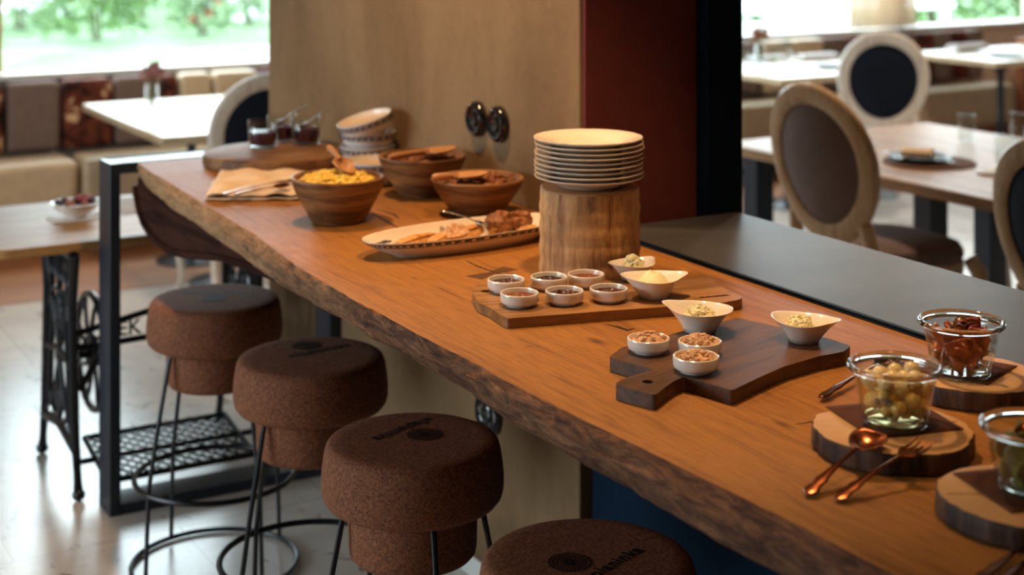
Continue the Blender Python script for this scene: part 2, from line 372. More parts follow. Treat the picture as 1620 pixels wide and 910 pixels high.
window(1, 1.64, 4.0); window(2, 4.0, 6.44); window(3, 6.44, 8.0); window(4, 8.0, 9.58)
struct('trim_sill', MB().box(1.6, 8.22, .83, 9.6, 8.36, .858), M['sill'], bevel=.004)
# pillar between the bar and the dining room, with a thin dark red-brown panel and a black steel panel on its end
p = struct('wall_pillar', MB().box(XB, YC+.012, 0, 2.335, 4.985, 2.72), M['concrete'], bevel=.004)
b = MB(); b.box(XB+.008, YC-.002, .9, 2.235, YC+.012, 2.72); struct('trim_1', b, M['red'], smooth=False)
b = MB(); b.box(2.235, YC-.05, 0, 2.336, YC+.6, 2.72); struct('trim_2', b, M['blackpanel'], smooth=False)
struct('baseboard_pillar', MB().box(XB-.012, 3.02, 0, XB-.0005, 4.98, .055), M['sill'], bevel=.003)
def socket(y, z, lab, r=.046):
    t = thing('wall_socket', lab, 'socket', (XB-.0, y, z), rot=(0, -PI/2, 0), group='round black sockets on the pillar')
    MB().lathe([(r*.9, 0), (r, .004), (r, .010), (r*.93, .017), (r*.8, .021), (r*.66, .020), (r*.6, .016), (r*.55, .014), (0.0001, .0135)], 48).build('cover', M['socket'], t)
    MB().lathe([(r*.42, .0136), (r*.42, .018), (r*.34, .021), (r*.1, .0205), (.0001, .0185)], 32).build('rotary_knob', M['socket'], t)
    return t
socket(3.492, 1.185, 'glossy black round wall socket above the bar, nearer the bowl stack')
socket(3.380, 1.185, 'glossy black round wall socket above the bar, nearer the plate stack')
socket(3.43, .45, 'glossy black round wall socket under the bar behind a cork stool', .06)
# ------------------------------------------------------------ counter behind the bar table
t = thing('stone_counter', 'grey slate counter with dark blue base behind the wooden bar top', 'counter', (2.12, .9, 0))
MB().box(-.207, -3.2, .975, .195, 2.045, 1.0).build('countertop', M['counter'], t, bevel=.002)
MB().box(-.205, -3.2, .0, .18, 2.06, .975).build('base', M['bluecab'], t, smooth=False)
MB().box(-.2075, -3.2, 1.0001, -.198, 2.045, 1.005).build('edge_strip', M['blackpanel'], t, smooth=False)
# ------------------------------------------------------------ bar table
def lerp_tab(tab, y):
    if y >= tab[0][0]: return tab[0][1]
    for (a, x), (c, z) in zip(tab, tab[1:]):
        if y >= c: return z+(x-z)*(y-c)/(a-c)
    return tab[-1][1]
tab_top = sorted([(W(a, q, 1.).y, W(a, q, 1.).x) for a, q in [(220, 258), (232, 267), (244, 277), (270, 290), (296, 307), (324, 324), (400, 370), (471, 421), (560, 474), (650, 522), (740, 568), (860, 633), (1000, 700), (1240, 818), (1420, 910)]], reverse=True)
tab_bot = sorted([(W(a, q, .938).y, W(a, q, .938).x) for a, q in [(222, 268), (231, 290), (251, 315), (283, 337), (340, 378), (380, 405), (467, 467), (640, 560), (860, 700), (1225, 908)]], reverse=True)
TY0, TY1, XR = 4.36, -1.6, 1.9035
bar = thing('bar_table', 'long live edge oak bar table on a black steel end frame', 'table', (0, 0, 0))
b = MB(); NY = 900; NS = 9
rows = []
for i in range(NY+1):
    y = TY0+(TY1-TY0)*i/NY
    xt = lerp_tab(tab_top, y)+.004*nz(y*5, 3)+.0025*nz(y*28, 9); xb = lerp_tab(tab_bot, y)+.010*nz(y*6, 7)+.004*nz(y*30, 5)
    if y < 1.2: xt = 1.212+.004*nz(y*5, 3); xb = 1.262+.01*nz(y*6, 7)
    zb = .936+.006*nz(y*3, 1)
    row = [(xt+.004, y, 1.0), (xt, y, .9985)]
    for k in range(1, NS):
        f = k/NS; bl = .010*math.sin(PI*f)
        row.append((xt+(xb-xt)*f-bl+.0045*nz(y*26, f*7, 2)+.0025*nz(y*80, f*16, 4), y, .9985+(zb-.9985)*f))
    row += [(xb+.006, y, zb), (XR, y, .94), (XR, y, 1.0)]
    rows.append(row)
K = len(rows[0]); vs = [v for r_ in rows for v in r_]; fs = []; 
b.v = vs
for i in range(NY):
    for k in range(K):
        q = (k+1) % K; b.f.append((i*K+k, (i+1)*K+k, (i+1)*K+q, i*K+q)); b.m.append(1 if 1 <= k <= NS else 0)
b.f.append(tuple(range(K))); b.m.append(0); b.f.append(tuple(NY*K+k for k in range(K))[::-1]); b.m.append(0)
slab = b.build('tabletop', [M['oak'], M['edge']], bar, ang=.9)
# steel end frame: flat bar 30 x 118 mm
b = MB(); y0, y1 = 4.368, 4.483; xl, xr = 1.2, 1.905
b.box(xl, y0, 0, xl+.03, y1, 1.0); b.box(xr-.03, y0, 0, xr, y1, 1.0); b.box(xl+.03, y0, .97, xr-.03, y1, 1.0); b.box(xl+.03, y0, 0, xr-.03, y1, .03)
b.build('end_frame', M['steel'], bar, bevel=.0015)
# dark hollowed trunk piece under the far end
hp = [(y, min(z, .962)) for (x, y, z) in [(0, 4.35, .975), (0, 4.362, .93), (0, 4.36, .905), (0, 4.335, .87), (0, 4.29, .838), (0, 4.22, .818), (0, 4.14, .808), (0, 4.05, .806), (0, 3.95, .815), (0, 3.8, .84), (0, 3.65, .866), (0, 3.45, .884), (0, 3.2, .9), (0, 3.0, .925), (0, 2.9, .95), (0, 2.9, .975)]]
Mx = Matrix(((0, 0, 1, 0), (1, 0, 0, 0), (0, 1, 0, 0), (0, 0, 0, 1)))   # (y,z,x) -> (x,y,z)
hull = MB().prism(hp, 1.275, 1.75, M=Mx).build('hollow_trunk', M['hull'], bar, bevel=.012, seg=3)
rim = [(1.273, y, z+.004) for y, z in hp[1:]]
MB().tube(rim, .010, 8).build('trunk_rim', M['hull'], bar)
# bow tie inlays and cracks
def inlay(px, py, L, wd, ang):
    p = W(px, py, 1.)
    poly = [(-L, -wd), (0, -wd*.38), (L, -wd), (L, wd), (0, wd*.38), (-L, wd)]
    MB().prism(poly, 0, .0006, M=T(p.x, p.y, 1.0)@R(ang)).build('bow_tie_inlay', M['boarddark'], bar, smooth=False)
inlay(779, 432, .055, .021, .33)
inlay(868, 432, .03, .014, .3)
def crack(pts, wd, seed):
    P = [W(a, c, 1.) for a, c in pts]; fine = []
    for i in range(len(P)-1):
        for k in range(8): fine.append(P[i].lerp(P[i+1], k/8))
    fine.append(P[-1]); vs = []; fs = []; n = len(fine)
    for i, q in enumerate(fine):
        d = (fine[min(i+1, n-1)]-fine[max(i-1, 0)]).normalized(); nr = Vector((-d.y, d.x, 0))
        ww = wd*math.sin(PI*(i+.5)/(n+.5))*(1+.7*nz(i*.8, seed)); o_ = nr*.0022*nz(i*.6, seed+4)
        vs += [q+o_+nr*ww+Vector((0, 0, .0005)), q+o_-nr*ww+Vector((0, 0, .0005))]
    fs = [(2*i, 2*i+1, 2*i+3, 2*i+2) for i in range(n-1)]
    MB().add(vs, fs).build('crack', M['print'], bar, smooth=False, solid=.0004)
crack([(584, 334), (610, 350), (640, 366)], .003, 1); crack([(596, 331), (622, 339), (632, 346)], .003, 2)
crack([(734, 411), (752, 420), (770, 427), (800, 436)], .0022, 3)
crack([(955, 513), (978, 518), (992, 523), (1004, 520)], .0024, 4); 
crack([(560, 322), (568, 327), (580, 332)], .0018, 5)
crack([(1258, 672), (1310, 664), (1290, 690)], .0012, 6)
# ------------------------------------------------------------ cork stools
def ring(r, rr, z, n=72, k=8):
    return [(r*math.cos(2*PI*i/n), r*math.sin(2*PI*i/n), z) for i in range(n)]
lid = [(.0001, .702)]+[(.150*f, .702) for f in (.3, .6, .9)]+[(.156, .7015), (.162, .699), (.167, .693), (.170, .684), (.1745, .655), (.1765, .63), (.176, .61), (.173, .597), (.166, .588), (.155, .583), (.128, .580)]
plug = [(.126, .5805), (.124, .50), (.122, .488), (.116, .481), (.105, .478), (.0001, .478)]
def logo_mesh():
    b = MB()
    b.add([(.0+.0085*math.cos(2*PI*i/24), .0085*math.sin(2*PI*i/24), 0) for i in range(24)]+[(.0022*math.cos(2*PI*i/24), .0022*math.sin(2*PI*i/24), 0) for i in range(24)],
          [(i, (i+1) % 24, 24+(i+1) % 24, 24+i) for i in range(24)])
    for r, n, wd in ((.0115, 16, .0024), (.0165, 22, .0027), (.0215, 27, .0030), (.027, 32, .0033)):
        for i in range(n):
            a0 = 2*PI*(i+.14)/n; a1 = 2*PI*(i+.86)/n
            b.add([((r+s_*wd/2)*math.cos(a), (r+s_*wd/2)*math.sin(a), 0) for a, s_ in ((a0, -1), (a1, -1), (a1, 1), (a0, 1))], [(0, 1, 2, 3)])
    return b
def make_stool():
    t = thing('cork_stool', 'x', 'stool')
    MB().lathe(lid[::-1], 72).build('seat_cap', M['cork'], t)
    MB().lathe(plug, 64).build('seat_plug', M['cork'], t)
    for k in range(4):
        a = PI/4+k*PI/2; ca, sa = math.cos(a), math.sin(a)
        MB().tube([(r*ca, r*sa, z) for r, z in ((.133, .584), (.14, .56), (.176, .38), (.199, .25), (.204, .14), (.2085, .017))], .0058, 8).build('leg', M['rod'], t)
    MB().tube(ring(.2065, 0, .239), .0074, 8, True).build('foot_ring', M['rod'], t)
    MB().tube(ring(.2145, 0, .008), .0065, 8, True).build('floor_ring', M['rod'], t)
    g = thing('printed_emblem', None, None, (0, 0, .7026)); g.parent = t; del_ = None
    logo_mesh().build('logo', M['print'], g, smooth=False, solid=.0003, loc=(0, .012, 0))
    cu = bpy.data.curves.new('lettering', 'FONT'); cu.body = 'vilaplaninka'; cu.size = .0345; cu.align_x = 'CENTER'; cu.space_character = 1.12; cu.extrude = .0002
    cu.offset = .0007
    fo = bpy.data.objects.new('lettering', cu); C.objects.link(fo); me = bpy.data.meshes.new_from_object(fo.evaluated_get(bpy.context.evaluated_depsgraph_get())); bpy.data.objects.remove(fo)
    me.materials.clear(); me.materials.append(M['print']); o = bpy.data.objects.new('lettering', me); C.objects.link(o); o.parent = g; o.location = (0, -.047, 0)
    return t
YAW = math.atan2(S_, C_)
stools = [((340, 473), 4.07, math.radians(0), (372, 463), (310, 463), (338, 473), 'cork bar stool farthest from the camera, beside the steel end frame'),
          ((492, 555), 3.549, math.radians(3), (442, 568), (568, 543), (485, 547), 'cork bar stool second from the steel end frame'),
          ((653, 687), 2.995, math.radians(-25), (692, 657), (577, 701), (672, 688), 'cork bar stool with its printed top upside down, between two others'),
          ((930, 877), 2.45, math.radians(10), (905, 925), (1013, 864), (901.5, 890), 'nearest cork bar stool, only its top in view')]
proto = make_stool()
for i, (pc, Y, rot, tv, ta, lg, lab) in enumerate(stools):
    s = proto if i == 0 else copy_tree(proto)
    X = (pc[0]-810)/FPX*Y; s.location = (C_*X+S_*Y, -S_*X+C_*Y, 0); s.rotation_euler = (0, 0, -YAW+rot)
    s['label'] = lab; s['group'] = 'cork bar stools along the bar'
    z = .702; a = W(*tv, z); e = W(*ta, z); L = W(*lg, z); d = (e-a); ang = math.atan2(d.y, d.x)
    g = [c for c in s.children if c.name.startswith('printed_emblem')][0]
    inv = R(-(-YAW+rot)); lc = inv @ (L-Vector(s.location)); 
    if lc.xy.length > .11: lc *= .11/lc.xy.length
    g.rotation_euler = (0, 0, ang-(-YAW+rot)); g.location = (lc.x, lc.y, .7026)
    lo = [c for c in g.children if c.name.startswith('lettering')][0]
    mid = (a+e)/2; ml = R(-ang) @ (mid-L); lo.location = (ml.x if i != 3 else .02, max(-.067, min(-.038, ml.y-.009)) if i != 3 else -.066, 0)
    if i in (1, 2): K3 = d.length/.236; lo.scale = (K3, K3*1.3, 1)
    for c in g.children:
        if c.name.startswith('logo'): c.location = (0, 0, 0); c.scale = (1.22, 1.22, 1)
# ------------------------------------------------------------ things on the bar
Z0 = 1.0005
def text_mesh(name, txt, size, mat, parent, loc, rot=(0, 0, 0)):
    cu = bpy.data.curves.new(name, 'FONT'); cu.body = txt; cu.size = size; cu.align_x = 'CENTER'; cu.extrude = .0001; cu.offset = .0012
    fo = bpy.data.objects.new(name, cu); C.objects.link(fo); me = bpy.data.meshes.new_from_object(fo.evaluated_get(bpy.context.evaluated_depsgraph_get())); bpy.data.objects.remove(fo)
    me.materials.clear(); me.materials.append(mat); o = bpy.data.objects.new(name, me); C.objects.link(o); o.parent = parent; o.location = loc; o.rotation_euler = rot; return o
def rough(name, c1, c2, c3, scale=120, rough_=.5, bump=.5, spec=.4, coat=0):
    m = NT(name); f = m.noise(m.coord(), scale, 5, .7); m.bump(f, bump, .004)
    return m.fin(m.ramp(f, [(.3, c1), (.5, c2), (.7, c3)]), rough_, 0, spec, coat)
M['jam_red'] = rough('red_jam', srgb(24, 6, 5), srgb(62, 16, 10), srgb(104, 38, 20), 160, .18, .6, .6)
M['jam_black'] = rough('black_jam', srgb(14, 10, 16), srgb(36, 20, 28), srgb(70, 36, 36), 160, .15, .6, .6)
M['jam_orange'] = rough('orange_jam', srgb(76, 34, 14), srgb(120, 60, 28), srgb(150, 84, 44), 180, .3, .4, .5)
M['spread'] = rough('meat_spread', srgb(176, 120, 84), srgb(218, 170, 130), srgb(238, 204, 166), 150, .6, .8)
M['butter'] = rough('herb_butter', srgb(216, 204, 150), srgb(234, 224, 178), srgb(242, 234, 196), 200, .5, .4)
M['egg'] = rough('scrambled_egg', srgb(206, 150, 36), srgb(238, 200, 78), srgb(248, 224, 124), 90, .45, .6)
M['herb'] = plain('chive_fleck', srgb(44, 62, 26), .6)
M['juice'] = plain('blackberry_juice', srgb(70, 14, 46), .35, 0, .2)
M['crisp'] = rough('roast_crumb', srgb(60, 26, 14), srgb(130, 72, 38), srgb(176, 112, 64), 100, .6, .5)
M['pancake'] = rough('pancake', srgb(150, 84, 36), srgb(204, 144, 80), srgb(226, 178, 116), 50, .55, .4)
M['muffin'] = rough('muffin_crust', srgb(64, 30, 12), srgb(128, 74, 34), srgb(180, 116, 62), 60, .5, .8)
M['onion'] = plain('pearl_onion', srgb(226, 200, 146), .2, 0, .6, var=.05)
M['pepper'] = plain('orange_pepper', srgb(142, 52, 20), .25, 0, .5, coat=.3, var=.25, scale=40)
M['pepper_d'] = plain('dark_pepper_skin', srgb(90, 60, 30), .25, 0, .5, coat=.3, var=.25, scale=40)
M['cuke'] = plain('pickled_cucumber', srgb(112, 108, 44), .3, 0, .5, var=.2, scale=40)
M['berry_b'] = plain('blackberry', srgb(20, 18, 38), .3, 0, .5, bump=.5, bs=300)
M['berry_r'] = plain('raspberry', srgb(176, 36, 44), .35, 0, .5, bump=.5, bs=300)
M['berry_o'] = plain('rosy_berry', srgb(214, 120, 90), .35, 0, .5)

# log stand and plate stack
pl = W(935, 430, 1.); pl = Vector((pl.x-.004, pl.y, 1.))
def logfn(sd, amp):
    return lambda r, z, a: (r*(1+amp*nz(math.cos(a)*1.3, math.sin(a)*1.3, sd)+amp*.35*nz(math.cos(a)*6, math.sin(a)*6, sd+z*6)), z)
hl = .172; prof = [(.0001, 0), (.101, 0), (.102, .004)]+[(.1015+.0015*math.sin(k*1.9), .004+k*(hl-.008)/14) for k in range(1, 14)]+[(.0995, hl-.003), (.097, hl), (.06, hl), (.03, hl), (.0001, hl)]
b = MB().lathe(prof, 90, fn=logfn(2, .045))
nf = len(prof)-1
b.m = [1 if (k % nf) >= nf-4 else 0 for k in range(len(b.m))]
tag(b.build('log_stand', [M['log'], M['logtop']], None, (pl.x, pl.y, Z0)), 'thick peeled log round standing on the bar under the plate stack', 'log')
def scal(n_, amp):
    return lambda r, z, a: (r*(1+amp*(r/.108)**6*(abs(math.sin(a*n_/2))**.6-.5)), z)
plate_prof = [(.0001, .0035), (.05, .0035), (.064, .0045), (.069, .008), (.075, .0125), (.098, .0195), (.1065, .0225), (.1088, .0225), (.1088, .0205), (.105, .0185), (.09, .0135), (.073, .0065), (.066, .0015), (.062, .0), (.058, .0), (.056, .0015), (.0001, .0015)]
def make_plate():
    t = thing('dinner_plate', 'x', 'plate')
    MB().lathe(plate_prof, 120, fn=scal(16, .014)).build('plate_body', M['china'], t)
    b = MB()
    for k in range(16):
        for j, (dr, sc_) in enumerate(((-.012, .0022), (-.009, .0015), (-.009, .0015))):
            a = 2*PI*(k+.0)/16+(0, .05, -.05)[j]; r = .1075+dr*.8
            b.ball((r*math.cos(a), r*math.sin(a), .0215+dr*.28), sc_, 4, 8, (1, 1, .35))
    b.build('rim_relief', M['china'], t)
    return t
pp = make_plate(); npl = 9
for i in range(npl):
    o = pp if i == 0 else copy_tree(pp)
    o.location = (pl.x+.002*nz(i*3.1, 1)*2-.001, pl.y+.003*nz(i*2.3, 5), Z0+hl+.0008+i*.0094); o.rotation_euler = (.004*nz(i, 9), .004*nz(i, 4), i*.37)
    o['label'] = 'topmost scalloped cream plate on the stack on the log' if i == npl-1 else ('lowest cream plate of the stack, resting on the log' if i == 0 else 'scalloped cream plate in the middle of the stack on the log')
    o['group'] = 'cream plates stacked on the log'

# ramekins
ram = [(.0001, .001), (.0235, .001), (.0245, 0), (.0255, .0012), (.0262, .0028), (.031, .0045), (.0335, .007), (.0345, .0105), (.0348, .0205), (.0342, .0228), (.033, .0235), (.0318, .0228), (.0311, .0205), (.0305, .010), (.028, .006), (.0001, .005)]
def make_ramekin(loc, lab, group, scale=1):
    o = MB().lathe(ram, 56).build('ramekin', M['white_china'], None, loc); o.scale = (scale,)*3
    return tag(o, lab, 'ramekin', group)
def lump(name, loc, r, h, mat, lab, cat, seed=0, amp=.25, freq=2.5, n=36, rz=0, sx=1, sy=1, edge=.0, fine=.0, chunks=0):
    seed += .37; vs = []; fs = []; k = 12
    for i in range(k+1):
        f = i/k
        for j in range(n):
            a = 2*PI*j/n; x, y = f*math.cos(a), f*math.sin(a)
            z = h*(1-f**2.2)*(1+amp*nz(x*freq+seed, y*freq, seed)*2)+h*amp*.6*nz(x*freq*3, y*freq*3+seed, 1)*(1-f*.7)+fine*nz(x*14, y*14, seed)
            vs.append((x*r*sx, y*r*sy, max(z, 0) if f > .99 else z))
    zc = sum(v[2] for v in vs[n:2*n])/n
    for j in range(n): vs[j] = (vs[j][0], vs[j][1], zc)
    for i in range(k):
        for j in range(n):
            q = (j+1) % n; fs.append((i*n+j, (i+1)*n+j, (i+1)*n+q, i*n+q))
    bot = [(math.cos(2*PI*j/n)*r*.9*sx, math.sin(2*PI*j/n)*r*.9*sy, -.0015) for j in range(n)]
    b = MB().add(vs, fs); m0 = len(b.v); b.v += bot; base = k*n
    for j in range(n): q = (j+1) % n; b.f.append((base+j, m0+j, m0+q, base+q)); b.m.append(0)
    b.f.append(tuple(m0+j for j in range(n))); b.m.append(0)
    rr = random.Random(int(seed*10))
    for k in range(chunks):
        a = rr.random()*6.28; f = rr.random()**.6*.78; c_ = rr.uniform(.10, .2)*r
        b.ball((f*r*math.cos(a)*sx, f*r*math.sin(a)*sy, h*(1-f**2.2)*1.0+c_*.1), c_, 7, 10, (1.2, .9, .75), jit=.7, seed=k+seed)
    o = b.build(name, mat, None, loc); o.rotation_euler = (0, 0, rz); return tag(o, lab, cat, None, 'stuff')
B1 = Z0+.0185; B2 = Z0+.0225
def onb(px, py, zrim): return W(px, py, zrim)
jams = [((800.6, 440.8), 'jam_red', 'dark red', 'ramekin of dark red jam nearest the light board\'s handle hole, back row', .3),
        ((868.6, 436.4), 'jam_black', 'blackish', 'ramekin of almost black jam, middle of the back row', .2),
        ((927, 432.5), 'jam_orange', 'orange brown', 'ramekin of orange brown jam in the back row beside the white dishes', .1),
        ((822, 462), 'jam_orange', 'orange brown', 'ramekin of orange brown jam in the front row by the board handle', .15),
        ((893, 458.6), 'jam_red', 'dark berry', 'ramekin of dark berry jam, middle of the front row', .3),
        ((963, 454.8), 'jam_red', 'shiny dark red', 'ramekin of shiny dark red jam in front of the big butter dish', .25)]
for i, (p_, mt, w_, lab, am) in enumerate(jams):
    q = onb(*p_, B1+.0235); make_ramekin((q.x, q.y, B1), 'small white '+lab, 'jam ramekins on the light oak board')
    lump('jam', (q.x, q.y, B1+.0155), .0303, .0035, M[mt], '%s jam filling the %s' % (w_, lab[lab.index('ramekin'):].replace('ramekin of ', 'dish of ')), 'jam', i*3.3, am*3, 4, fine=.0012)
spr = [((1026, 533), 'smooth rounded brown spread', 'small white ramekin of smooth brown spread at the board\'s far left corner', .014, .15, .98, 2),
       ((1107, 538), 'crumbly tuna like spread', 'small white ramekin of crumbly spread between two other dishes', .014, .5, .99, 5),
       ((1101, 562.6), 'crumbly pinkish brown spread', 'small white ramekin of pinkish brown spread nearest the dark board\'s handle', .013, .45, 1.02, 9)]
for i, (p_, w_, lab, hh, am, sc_, sd) in enumerate(spr):
    q = onb(*p_, B2+.0235); make_ramekin((q.x, q.y, B2), lab, 'spread ramekins on the dark board', sc_)
    lump('spread', (q.x, q.y, B2+.0145), .0300, hh, M['spread'], w_+' heaped in the %s ramekin' % ('corner', 'middle', 'nearest')[i], 'spread', sd, am*.35, 3, fine=.002, chunks=(14, 44, 40)[i])
# boards
def board(name, pts, z, th, mat, lab, hole, r=.012, hr=.008, slanted=0):
    P = [W(a, c, z).xy for a, c in pts]; cx = sum(p.x for p in P)/len(P); cy = sum(p.y for p in P)/len(P)
    # rounded polygon
    out = []; n = len(P)
    for i in range(n):
        p0, p1, p2 = P[i-1], P[i], P[(i+1) % n]; rr = min(r, (p0-p1).length*.4, (p2-p1).length*.4)
        a = p1+(p0-p1).normalized()*rr; c = p1+(p2-p1).normalized()*rr
        for k in range(5): t = k/4; out.append(((a*(1-t)+p1*t)*(1-t)+(p1*(1-t)+c*t)*t))
    d = (P[slanted[1]]-P[slanted[0]]).normalized(); ang = math.atan2(d.y, d.x); Ri = R(-ang)
    loc = [Ri @ Vector((q.x-cx, q.y-cy, 0)) for q in out]; poly = [(q.x, q.y) for q in loc]
    h = W(*hole, z); hc = Ri @ Vector((h.x-cx, h.y-cy, 0))
    bm = bmesh.new(); vs = [bm.verts.new((x, y, th)) for x, y in poly]; hv = [bm.verts.new((hc.x+hr*math.cos(2*PI*k/20), hc.y+hr*math.sin(2*PI*k/20)*1., th)) for k in range(20)]
    es = [bm.edges.new((vs[i], vs[(i+1) % len(vs)])) for i in range(len(vs))]+[bm.edges.new((hv[i], hv[(i+1) % 20])) for i in range(20)]
    bmesh.ops.triangle_fill(bm, edges=es, use_beauty=True, use_dissolve=False, normal=(0, 0, 1))
    r_ = bmesh.ops.extrude_face_region(bm, geom=list(bm.faces)); vv = [g for g in r_['geom'] if isinstance(g, bmesh.types.BMVert)]
    bmesh.ops.translate(bm, verts=vv, vec=(0, 0, -th)); bmesh.ops.recalc_face_normals(bm, faces=bm.faces)
    me = bpy.data.meshes.new(name); bm.to_mesh(me); bm.free(); me.materials.append(mat)
    me.polygons.foreach_set('use_smooth', [True]*len(me.polygons)); me.set_sharp_from_angle(angle=.6)
    o = bpy.data.objects.new(name, me); C.objects.link(o); o.location = (cx, cy, Z0); o.rotation_euler = (0, 0, ang)
    m = o.modifiers.new('bevel', 'BEVEL'); m.width = .0025; m.segments = 2; m.limit_method = 'ANGLE'; m.angle_limit = .9
    tag(o, lab, 'board'); return o, ang
bo, ba = board('serving_board', [(747, 462), (752, 452), (775, 450), (800, 451), (870, 446), (1000, 441), (1122, 436), (1134, 450), (1175, 470), (1170, 474), (1142, 479), (1060, 485), (960, 492), (870, 499), (802, 504), (788, 496), (776, 487), (757, 479)],
      Z0+.018, .018, M['boardlight'], 'long light oak serving board with a hole, holding jams and butter', (768, 461), .006, .009, slanted=(14, 10))
q = W(1131, 470, 1.018)-Vector(bo.location); q = R(-ba) @ q; text_mesh('burnt_stamp', 'VILAPLANINKA', .0085, M['hull'], bo, (q.x, q.y, .0181), (0, 0, .05))
bo2, ba2 = board('serving_board', [(963, 565), (983, 550), (1020, 541), (1090, 521), (1167, 503), (1235, 518), (1309, 535), (1346, 547), (1336, 556), (1295, 564), (1240, 580), (1195, 600), (1158.6, 618), (1118, 606), (1082, 596), (1068, 602), (1052, 613), (1036.5, 625.5), (1003, 617), (972.6, 608), (983, 600), (1003, 594), (1036, 585), (1000, 576)],
      Z0+.022, .022, M['boarddark'], 'dark walnut cutting board with a handle, holding spreads', (1025, 604), .007, .0085, slanted=(12, 7))
# pointed white dishes
def dish(loc, rot, s, lab, seed=0, butter=None, blab='', bh=.02, flecks=0, boff=(0, 0)):
    t = thing('pointed_dish', lab, 'dish', loc, rot, 'pointed white dishes on the boards')
    n = 64
    def rimr(a):   # teardrop rim with a drawn-out corner and a soft second corner
        return 1+.30*math.exp(-((math.atan2(math.sin(a), math.cos(a)))/.36)**2)+.20*math.exp(-((math.atan2(math.sin(a-2.7), math.cos(a-2.7)))/.7)**2)
    prof = [(.0001, .0006), (.48, .0006), (.51, 0), (.53, .003), (.60, .25), (.77, .62), (.92, .9), (1.0, .985), (1.005, 1.0), (.985, 1.005), (.955, .985), (.88, .88), (.69, .6), (.5, .28), (.4, .1), (.0001, .08)]
    def fn(r, z, a):
        f = min(1, max(0, z)); k = rimr(a)*f+(1-f)
        zz = z*(1+.05*f*math.exp(-((math.atan2(math.sin(a), math.cos(a)))/.35)**2)+.05*f*math.cos(2*a))
        return r*k*.048*s, zz*.0365*s
    MB().lathe(prof, n, fn=fn).build('dish_body', M['white_china'], t, ang=1.2)
    if butter:
        lump('butter', (loc[0]+boff[0], loc[1]+boff[1], loc[2]+.0195*s), (.0330 if seed == 2 else .0290)*s, bh, M['butter'], blab, 'butter', seed, .12, 2.5, fine=.001, chunks=46 if seed >= 5 else (20 if flecks else 0))
        if flecks:
            b = MB()
            rr = random.Random(seed)
            for k in range(flecks):
                a = rr.random()*6.28; r = rr.random()**.5*.02*s
                z = bh*(1-(r/(.0290*s))**2.2)+.0005
                b.ball((r*math.cos(a), r*math.sin(a), z), .0011, 4, 6, (1.5, .8, .5))
            tag(b.build('chopped_herbs', M['herb'], None, (loc[0]+boff[0], loc[1]+boff[1], loc[2]+.0195*s)), 'chopped green herbs sprinkled on the butter in the far dish of the dark board', 'herbs', None, 'stuff')
    return t
A0 = -YAW
q = W(1002, 441, B1); dish((q.x, q.y, B1), A0+.75, .86, 'smaller pointed white dish against the log, crumbly butter', 6, 1, 'crumbly pale butter peak in the smaller dish by the log', .026)
q = W(1034, 470, B1); dish((q.x, q.y, B1), A0+.22, 1.05, 'large pointed white dish with smooth butter on the light board', 2, 1, 'smooth rounded pale butter in the large dish', .024)
q = W(1107, 523, B2); dish((q.x, q.y, B2), A0+PI-.45, 1.06, 'pointed white dish of herb butter at the dark board\'s far edge', 3, 1, 'pale butter mound flecked with herbs', .017, 26)
q = W(1271, 539, B2); dish((q.x, q.y, B2), A0-.35, .98, 'pointed white dish of grated butter alone on the dark board', 8, 1, 'grated pale butter in the lone dish', .019, 0, (-.006, .002))

# wooden bowls
def wbowl(px, py, R1, hh, rb, lab):
    q = W(px, py, 1.); t = thing('wooden_bowl', lab, 'bowl', (q.x, q.y, Z0), group='tapered wooden bowls')
    pr = [(.0001, .001), (rb-.008, .001), (rb-.004, 0), (rb, .003), (rb+.006, .012), (R1*.82+rb*.18, hh*.72), (R1, hh-.003), (R1-.001, hh), (R1-.006, hh+.001), (R1-.012, hh-.002), (R1*.78, hh*.68), (rb+.004, .022), (rb-.01, .014), (.0001, .012)]
    MB().lathe(pr, 80).build('bowl_body', M['bowlwood'], t); return q
def heap(name, q, z, r, h, mat, lab, cat, seed): return lump(name, (q.x, q.y, z), r, h, mat, lab, cat, seed, .2, 3, 60, fine=.004, chunks=70)
qe = wbowl(535, 350, .110, .104, .062, 'wooden bowl of scrambled egg with a beech spoon standing in it')
heap('scrambled_egg', qe, Z0+.083, .0955, .017, M['egg'], 'bright yellow scrambled egg heaped in the nearest wooden bowl', 'food', 3)
b = MB(); rr = random.Random(3)
for k in range(150):
    a = rr.random()*6.28; r = rr.random()**.5*.082; b.ball((r*math.cos(a), r*math.sin(a), .012+.006*(1-(r/.09)**2)), rr.uniform(.004, .008), 5, 7, (1.2, .9, .7), jit=.6, seed=k)
tag(b.build('egg_curds', M['egg'], None, (qe.x, qe.y, Z0+.083)), 'yellow curds of scrambled egg on top of the heap', 'food', None, 'stuff')
q2 = wbowl(668, 308, .112, .100, .060, 'wooden bowl behind, with a beech scoop laid across its dark filling')
heap('roasted_grains', q2, Z0+.074, .094, .014, M['crisp'], 'dark roasted filling in the wooden bowl by the bowl stack', 'food', 8)
q3 = wbowl(755, 338, .111, .086, .062, 'wooden bowl of bacon strips beside the wall, in front of the log')
heap('fried_onions', q3, Z0+.062, .094, .010, M['crisp'], 'dark fried crumbs under the strips', 'food', 5)
strip = MB().grid(14, 3, lambda u, v: ((u-.5)*.055, (v-.5)*.013, .004*math.sin(u*9)+.002*math.sin(v*3))).build('bacon_strip', M['crisp'], None, solid=.002)
